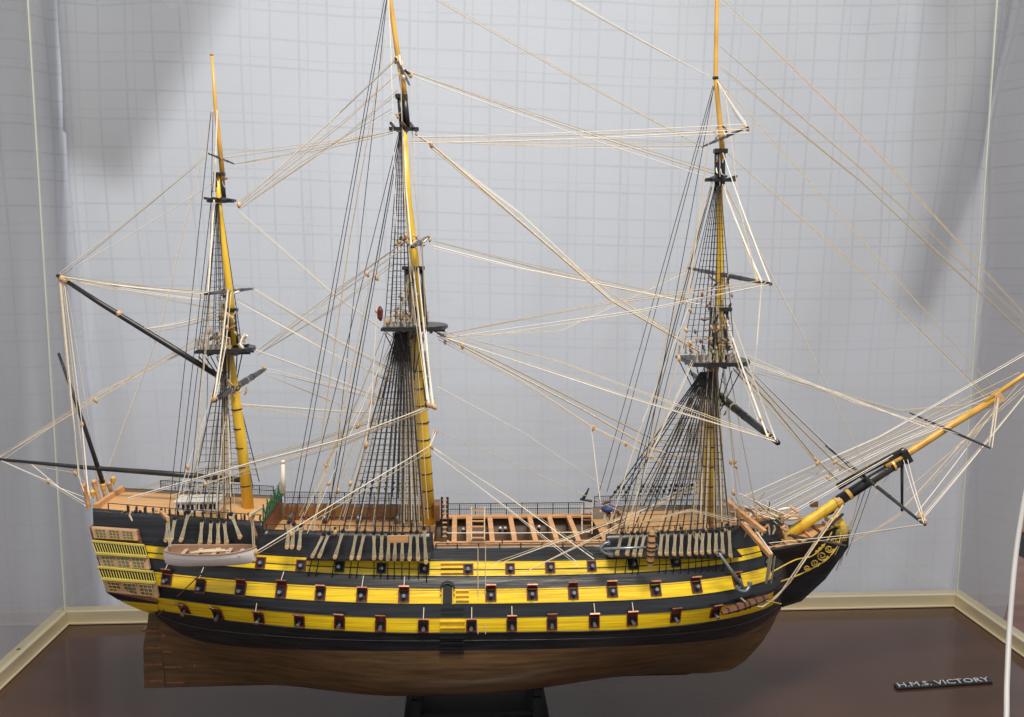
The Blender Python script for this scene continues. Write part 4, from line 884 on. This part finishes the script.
for px0, py0, px1, py1 in ((168, 520, 170, 547), (252, 515, 254, 549)):
    a, b = at(px0, py0, -.110), at(px1, py1, -.128); mb = MB()
    for k in (-1, 1): mb.tube([a+Vector((k*.001, 0, 0)), b+Vector((k*.001, 0, 0))], .0007, 4)
    mb.build('davit_tackle', LROPE, ship)
mb = MB(); mb.bar(at(161, 512, -.08), at(168, 519, -.13), .004, .004); mb.build('davit', TAN, ship)
mb = MB(); mb.bar(at(250, 518, -.08), at(256, 537, -.12), .004, .004); mb.build('davit', BRN, ship)
mb = MB(); mb.bar(at(262, 508, -.06), at(250, 515, -.13), .003, .003); mb.build('davit', TROPE, ship)
mb = MB(); mb.tube([at(206, 569, -.13), hs(158, 615, .004)], .0008, 5); mb.build('lower_guy', BRN, ship)

# ------------------------------------------------------------------ anchors
def anchor(label, shank, arms, stock, sr, stockmat, stock_sz):
    o = empty('anchor', Vector(shank[1])); tag(o, label, 'anchor', 'anchors stowed along the bow')
    def loc(p): return Vector(p)-o.location
    mb = MB(); mb.tube([loc(shank[0]), loc(shank[1])], [sr, sr*1.3], 8); mb.build('shank', STEEL, o, smooth=True)
    mb = MB(); c_ = catmull([loc(p) for p in arms], 5); n = len(c_); mb.tube(c_, [sr*(.5+.9*math.sin(math.pi*i/(n-1))) for i in range(n)], 7); mb.build('arms', STEEL, o, smooth=True)
    for p, q in ((arms[0], arms[1]), (arms[-1], arms[-2])):
        p, q = loc(p), loc(q); mb = MB(); mb.bar(p, p.lerp(q, .6), sr*3.4, sr*.8, upv=(0, 1, 0)); mb.build('fluke', STEEL, o)
    a, b = loc(stock[0]), loc(stock[1]); mb = MB()
    n = 7
    mb.tube([a.lerp(b, i/(n-1)) for i in range(n)], [stock_sz*(.55+.45*math.sin(math.pi*i/(n-1))) for i in range(n)], 6)
    so = mb.build('stock', stockmat, o)
    for k in (.12, .3, .45, .55, .7, .88):
        p = a.lerp(b, k); d = (b-a).normalized()*.001; mb = MB(); mb.tube([p-d, p+d], stock_sz*(.6+.5*math.sin(math.pi*k)), 8); mb.build('stock_hoop', SPAR, so)
    mb = MB(); c0 = loc(shank[0]); mb.tube([c0+Vector((.004*math.cos(t), 0, .004*math.sin(t))) for t in [2*math.pi*i/10 for i in range(11)]], .0008, 5); mb.build('anchor_ring', STEEL, o)
ywh = -.112
anchor('grey anchor lashed flat along the rail behind the foremast lanyards, its wooden stock upright', (at(655, 547, ywh-.004), at(603, 549, ywh)), [at(610, 542, ywh), at(604, 544, ywh), at(601, 549, ywh), at(605, 553, ywh), at(613, 555, ywh)], (at(652, 531, ywh-.006), at(650, 566, ywh-.006)), .0016, TAN, .0058)
anchor('pale anchor hanging point down over the bow ports, brown stock along the yellow band', (at(719, 553, -.112), at(745, 590, -.104)), [at(736, 586, -.108), at(739, 590, -.107), at(745, 591, -.105), at(749, 587, -.102), at(750, 582, -.102)], (at(722, 613, -.120), at(768, 597, -.092)), .0018, BRN, .0058)

# ------------------------------------------------------------------ stand
st = empty('display_stand', (.04, 0, 0)); tag(st, 'low black wooden cradle carrying the ship model on the brown board', 'stand')
xa, xb = at(412, 700, 0).x-.04, at(540, 700, 0).x-.04
mb = MB(); mb.box(((xa+xb)/2, 0, .006), (xb-xa+.02, .12, .012)); mb.build('stand_base', STAND, st, bevel=.001)
for x in (xa+.008, xb-.008):
    mb = MB(); zt = ZK-.006; mb.prism([(x-.006, .012), (x+.006, .012), (x+.006, zt), (x-.006, zt)], -.048, .048)
    for s_ in (-1, 1): mb.box((x, s_*.045, ZK-.002), (.012, .006, .012))
    mb.build('cradle', STAND, st)
mb = MB(); mb.box(((xa+xb)/2, -.04, .021), (xb-xa-.03, .006, .006)); mb.build('stretcher', STAND, st)

# ------------------------------------------------------------------ display case
bl, br = atz(69.5, 622.5), atz(957, 608)
X0, X1 = bl.x, br.x; Y1 = (bl.y+br.y)/2; Y0 = -.62; HT = 1.42
case = empty('display_case', ((X0+X1)/2, Y1, 0)); tag(case, 'glass display case with lacquered brown base board and pale gold rails around the ship model', 'display case')
cx, cy = case.location.x, case.location.y
def cb(name, mtl, a, b, bevel=0):
    mb = MB(); a = Vector(a); b = Vector(b); mb.box((a+b)/2-case.location, b-a); return mb.build(name, mtl, case, bevel=bevel)
cb('base_board', BOARD, (X0-.03, Y0-.02, -.03), (X1+.03, Y1+.03, 0))
RH = .024; RD = .022
for nm, a, b in (('back', (X0-RD, Y1, .0003), (X1+RD, Y1+RD, RH)), ('left', (X0-RD, Y0, .0003), (X0, Y1-.0005, RH-.0003)), ('right', (X1, Y0, .0003), (X1+RD, Y1-.0005, RH-.0003))):
    cb('base_rail', RAILM, a, b, .0015)
cb('inner_bead', RAILM, (X0, Y1-.005, .0006), (X1, Y1-.0004, .004), .001); cb('inner_bead', RAILM, (X0+.0004, Y0, .0006), (X0+.005, Y1-.0055, .0038), .001); cb('inner_bead', RAILM, (X1-.005, Y0, .0006), (X1-.0004, Y1-.0055, .0038), .001)
cb('glass_pane', GLASS, (X0, Y1+.004, RH+.001), (X1, Y1+.009, HT))
cb('glass_pane', GLASS, (X0-.010, Y0, RH+.001), (X0-.005, Y1+.003, HT))
cb('glass_pane', GLASS, (X1+.005, Y0, RH+.001), (X1+.010, Y1+.003, HT))
SEAL = mat('glass_edge_seal', (.55, .58, .50), .3, var=.05)
cb('corner_seal', SEAL, (X0-.0045, Y1+.0005, RH+.001), (X0-.0025, Y1+.0035, HT)); cb('corner_seal', SEAL, (X1+.0025, Y1+.0005, RH+.001), (X1+.0045, Y1+.0035, HT))
q = MB(); p = atz(38, 652, RH)
for X, Y in ((X0-RD*.5, .19), (X1+RD*.5, .10)):
    q = MB(); q.tube([Vector((X, Y, RH-.0004))-case.location, Vector((X, Y, RH+.0006))-case.location], .003, 10); q.build('rail_screw', BRN, case)

# nameplate
pa, pb = atz(897.5, 690.5), atz(993, 684.0); dirv = (pb-pa); Ln = dirv.length; ang = math.atan2(dirv.y, dirv.x)
npl = empty('nameplate', pa); npl.rotation_euler = (math.radians(0), 0, ang); tag(npl, 'narrow black nameplate with raised silver letters lying on the board near the right rail', 'nameplate')
mb = MB(); mb.add([(0, 0, .0006), (Ln, 0, .0006), (Ln, .011, .0006), (0, .011, .0006), (0, 0, .0035), (Ln, 0, .0035), (Ln, .011, .0060), (0, .011, .0060)], [(0, 3, 2, 1), (4, 5, 6, 7), (0, 1, 5, 4), (1, 2, 6, 5), (2, 3, 7, 6), (3, 0, 4, 7)]); mb.build('plate', PLATE, npl, bevel=.0006)
cu = bpy.data.curves.new('lettering', 'FONT'); cu.body = 'H.M.S. VICTORY'; cu.size = .0128; cu.extrude = .0006; cu.offset = 0; cu.resolution_u = 2
to = bpy.data.objects.new('tmp_text', cu); COL.objects.link(to); bpy.context.view_layer.update()
me = bpy.data.meshes.new_from_object(to.evaluated_get(bpy.context.evaluated_depsgraph_get())); bpy.data.objects.remove(to)
xs_ = [v.co.x for v in me.vertices]; sc_ = (Ln*.955)/(max(xs_)-min(xs_)); mn = min(xs_)
for v in me.vertices:
    v.co.x = (v.co.x-mn)*sc_
me.materials.clear(); me.materials.append(SILV); lt = bpy.data.objects.new('lettering', me); COL.objects.link(lt); lt.parent = npl; lt.location = (Ln*.022, .0012, .0046); lt.rotation_euler = (math.radians(13), 0, 0)

# ------------------------------------------------------------------ curtain
CUR = bpy.data.materials.new('curtain_cloth'); CUR.use_nodes = True; nt = CUR.node_tree; bs = nt.nodes['Principled BSDF']
uv = nt.nodes.new('ShaderNodeUVMap'); uv.uv_map = 'cloth'; sep = nt.nodes.new('ShaderNodeSeparateXYZ'); nt.links.new(uv.outputs[0], sep.inputs[0])
nz = nt.nodes.new('ShaderNodeTexNoise'); nz.inputs['Scale'].default_value = 9; nt.links.new(uv.outputs[0], nz.inputs['Vector'])
def mth(op, a, b=None, c=None):
    n = nt.nodes.new('ShaderNodeMath'); n.operation = op
    for i, v in enumerate((a, b, c)):
        if v is None: continue
        if isinstance(v, (int, float)): n.inputs[i].default_value = v
        else: nt.links.new(v, n.inputs[i])
    return n.outputs[0]
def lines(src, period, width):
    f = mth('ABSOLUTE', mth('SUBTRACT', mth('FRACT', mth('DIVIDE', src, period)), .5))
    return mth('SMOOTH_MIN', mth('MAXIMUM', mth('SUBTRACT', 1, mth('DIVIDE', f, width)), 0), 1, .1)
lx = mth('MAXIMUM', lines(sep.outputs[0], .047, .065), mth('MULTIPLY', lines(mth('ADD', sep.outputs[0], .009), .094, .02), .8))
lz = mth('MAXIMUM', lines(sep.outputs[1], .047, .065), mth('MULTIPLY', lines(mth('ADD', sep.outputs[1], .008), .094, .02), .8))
ll = mth('MULTIPLY', mth('MAXIMUM', lx, lz), mth('MULTIPLY', mth('ADD', .04, mth('MULTIPLY', nz.outputs['Fac'], .40)), mth('ADD', .35, mth('MINIMUM', mth('MULTIPLY', mth('MAXIMUM', mth('SUBTRACT', sep.outputs[1], .35), 0), 1.3), .5))))  # grid weakens towards the bottom, painting in glass reflections that wash it out
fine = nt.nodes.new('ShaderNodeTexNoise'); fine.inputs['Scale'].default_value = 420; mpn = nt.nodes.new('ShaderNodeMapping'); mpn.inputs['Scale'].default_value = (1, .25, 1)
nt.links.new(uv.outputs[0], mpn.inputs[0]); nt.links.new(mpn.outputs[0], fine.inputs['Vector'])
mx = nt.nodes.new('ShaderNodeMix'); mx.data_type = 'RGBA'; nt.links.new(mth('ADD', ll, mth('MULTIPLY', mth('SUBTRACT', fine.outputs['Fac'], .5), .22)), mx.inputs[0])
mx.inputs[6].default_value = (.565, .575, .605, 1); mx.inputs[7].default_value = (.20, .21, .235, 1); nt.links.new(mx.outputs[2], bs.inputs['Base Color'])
bs.inputs['Roughness'].default_value = .75; bs.inputs['Sheen Weight'].default_value = .25
nb = nt.nodes.new('ShaderNodeBump'); nb.inputs['Strength'].default_value = .2; nb.inputs['Distance'].default_value = .001; nt.links.new(fine.outputs['Fac'], nb.inputs['Height']); nt.links.new(nb.outputs[0], bs.inputs['Normal'])
trl = nt.nodes.new('ShaderNodeBsdfTranslucent'); nt.links.new(mx.outputs[2], trl.inputs[0]); msh = nt.nodes.new('ShaderNodeMixShader'); msh.inputs[0].default_value = .62
out_ = nt.nodes['Material Output']; nt.links.new(bs.outputs[0], msh.inputs[1]); nt.links.new(trl.outputs[0], msh.inputs[2]); nt.links.new(msh.outputs[0], out_.inputs[0])
YC = Y1+.055
def g_(x, c, s): return math.exp(-((x-c)/s)**2)
path = [(-1.30, -.25), (-1.02, .02), (-.925, .18), (-.90, YC-.05)]
cur = MB(); NX, NZ = 300, 90; zlo, zhi = -.30, 1.75; lf_ = [at(*p, YC-.02) for p in ((101, 620), (75, 300), (52, 80), (44, -80))]; verts = []; uvs = []; ce = (at(985, 610, YC-.01), at(1026, 400, YC-.01))
for iz in range(NZ+1):
    z = zlo+(zhi-zlo)*iz/NZ; row = []
    for ix in range(NX+1):
        t = ix/NX
        xe = ce[0].x+(z-ce[0].z)*(ce[1].x-ce[0].x)/(ce[1].z-ce[0].z)
        x = -1.25+(xe+1.25)*t; y = YC
        y += .010*math.sin(x*5.3+z*.8)+.006*math.sin(x*11+z*2.1+1)
        y += .0045*math.sin(x*23+z*9+2*math.sin(z*5))*math.sin(z*3+x*2)+.003*math.sin(x*41-z*13+1.5*math.sin(x*7))*math.sin(z*7+x)
        # broad folds
        xl = float(np.interp(z, [p.z for p in lf_], [p.x for p in lf_]))      # left diagonal fold, moves right as it falls
        y += .075*math.exp(-max(0, xl-.035-x)**2/.0006-max(0, x-xl)**2/.00008)
        y += -.022*g_(x, xl+.03, .035)
        y -= max(0, -.93-x)*1.15      # wraps forward beyond the case's left side
        xr_ = .97+.03*(z)             # right fold
        y += -.06*g_(x, xr_+.06, .035)+.04*g_(x, xr_, .02)
        y += 0
        y += -.025*g_(x, .60+.42*(z-.2), .07)*min(1, max(0, z-.3)*1.5)
        y += .03*g_(x, .72+.42*(z-.2), .06)*min(1, max(0, z-.3)*1.5)
        y += -.03*g_(x, -.55+.3*(z-.9), .12)
        row.append((x, y, z)); uvs.append((x+.02*math.sin(z*2+x), z+.012*math.sin(x*3)))
    verts.append(row)
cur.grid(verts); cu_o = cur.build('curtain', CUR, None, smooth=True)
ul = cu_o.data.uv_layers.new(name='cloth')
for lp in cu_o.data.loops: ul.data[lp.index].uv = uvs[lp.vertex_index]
tag(cu_o, 'pale blue-grey sheer checked curtain hanging in folds behind the glass case', 'curtain')

def cloth(poly_l, poly_r, Y, label):  # added cloth behind the curtain, blocking its backlight to make dark patches
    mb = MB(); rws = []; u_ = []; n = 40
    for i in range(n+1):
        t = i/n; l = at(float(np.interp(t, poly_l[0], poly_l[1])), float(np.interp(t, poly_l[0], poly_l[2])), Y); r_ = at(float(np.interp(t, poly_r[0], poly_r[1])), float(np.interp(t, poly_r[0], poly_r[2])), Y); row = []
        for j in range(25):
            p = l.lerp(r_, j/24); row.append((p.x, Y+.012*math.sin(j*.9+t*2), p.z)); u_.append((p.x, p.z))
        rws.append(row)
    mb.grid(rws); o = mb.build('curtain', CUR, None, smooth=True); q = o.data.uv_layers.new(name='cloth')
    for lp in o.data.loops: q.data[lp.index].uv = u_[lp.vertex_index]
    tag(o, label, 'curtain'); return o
cloth(([0, .3, 1], [10, 36, 40], [-120, 100, 640]), ([0, .3, .6, 1], [70, 66, 84, 108], [-120, 100, 300, 640]), YC+.10, 'narrow strip of sheer cloth added behind the curtain to shade a darker band at the left fold')
cloth(([0, .5, 1], [862, 862, 838], [-120, 90, 290]), ([0, .5, 1], [985, 965, 880], [-120, 110, 300]), YC+.09, 'sheer cloth added behind the curtain to shade a broad dark patch at upper right')
cloth(([0, 1], [70, 60], [-120, 130]), ([0, 1], [320, 160], [-120, 180]), YC+.07, 'sheer cloth added behind the curtain to shade a dim patch at upper left')

# ------------------------------------------------------------------ room beyond the curtain's right edge
ZF = -.42
mb = MB(); mb.box((0, 1.0, ZF-.02), (12, 12, .04)); fl = mb.build('floor', FLOORM); tag(fl, kind='structure')
ta = empty('table', (cx, -.1, ZF)); tag(ta, 'plain dark table under the display case', 'table')
mb = MB(); mb.box((0, 0, -.032-.02-ZF), (X1-X0+.10, 1.0, .035)); mb.build('table_top', CABM, ta)
for sx_ in (-1, 1):
    for sy in (-1, 1):
        mb = MB(); h = -.07-ZF; mb.box((sx_*.78, sy*.42, h/2), (.05, .05, h)); mb.build('leg', CABM, ta)
cbp = at(1030, 545, 1.0); cab = empty('cabinet', (cbp.x+.20, 1.05, ZF)); tag(cab, 'low wooden cabinet with black base beyond the right edge of the curtain', 'cabinet')
zc = at(1020, 500, .85).z-ZF; zb = at(1010, 546, .85).z-ZF; zf = at(1010, 566, .85).z-ZF
mb = MB(); mb.box((0, 0, (zc+zb)/2), (.52, .4, zc-zb)); mb.build('cabinet_body', CABM, cab, bevel=.005)
mb = MB(); mb.box((0, -.005, (zb+zf)/2-.003), (.56, .42, zb-zf)); mb.build('drawer', STAND, cab, bevel=.004)
mb = MB(); mb.box((.18, .05, (zf)/2-.005), (.12, .3, zf-.01)); mb.build('plinth', CABM, cab)
# white cable hanging in front at the right
cpts = catmull([at(1048, 380, -.10), at(1030, 470, -.15), at(1017, 545, -.18), at(1010, 620, -.22), at(1007, 680, -.26), at(1004, 740, -.3), atz(985, 790, .004), atz(930, 830, .004)], 6)
mb = MB(); top_ = cpts[0]; mb.tube([Vector((top_.x+.10, top_.y+.02, 1.4)), Vector((top_.x+.03, top_.y, top_.z+.3))]+cpts, .0031, 8); cab_o = mb.build('cable', CABLE, None, smooth=True)
tag(cab_o, 'white electric cable hanging down at the right side in front of the rail', 'cable')
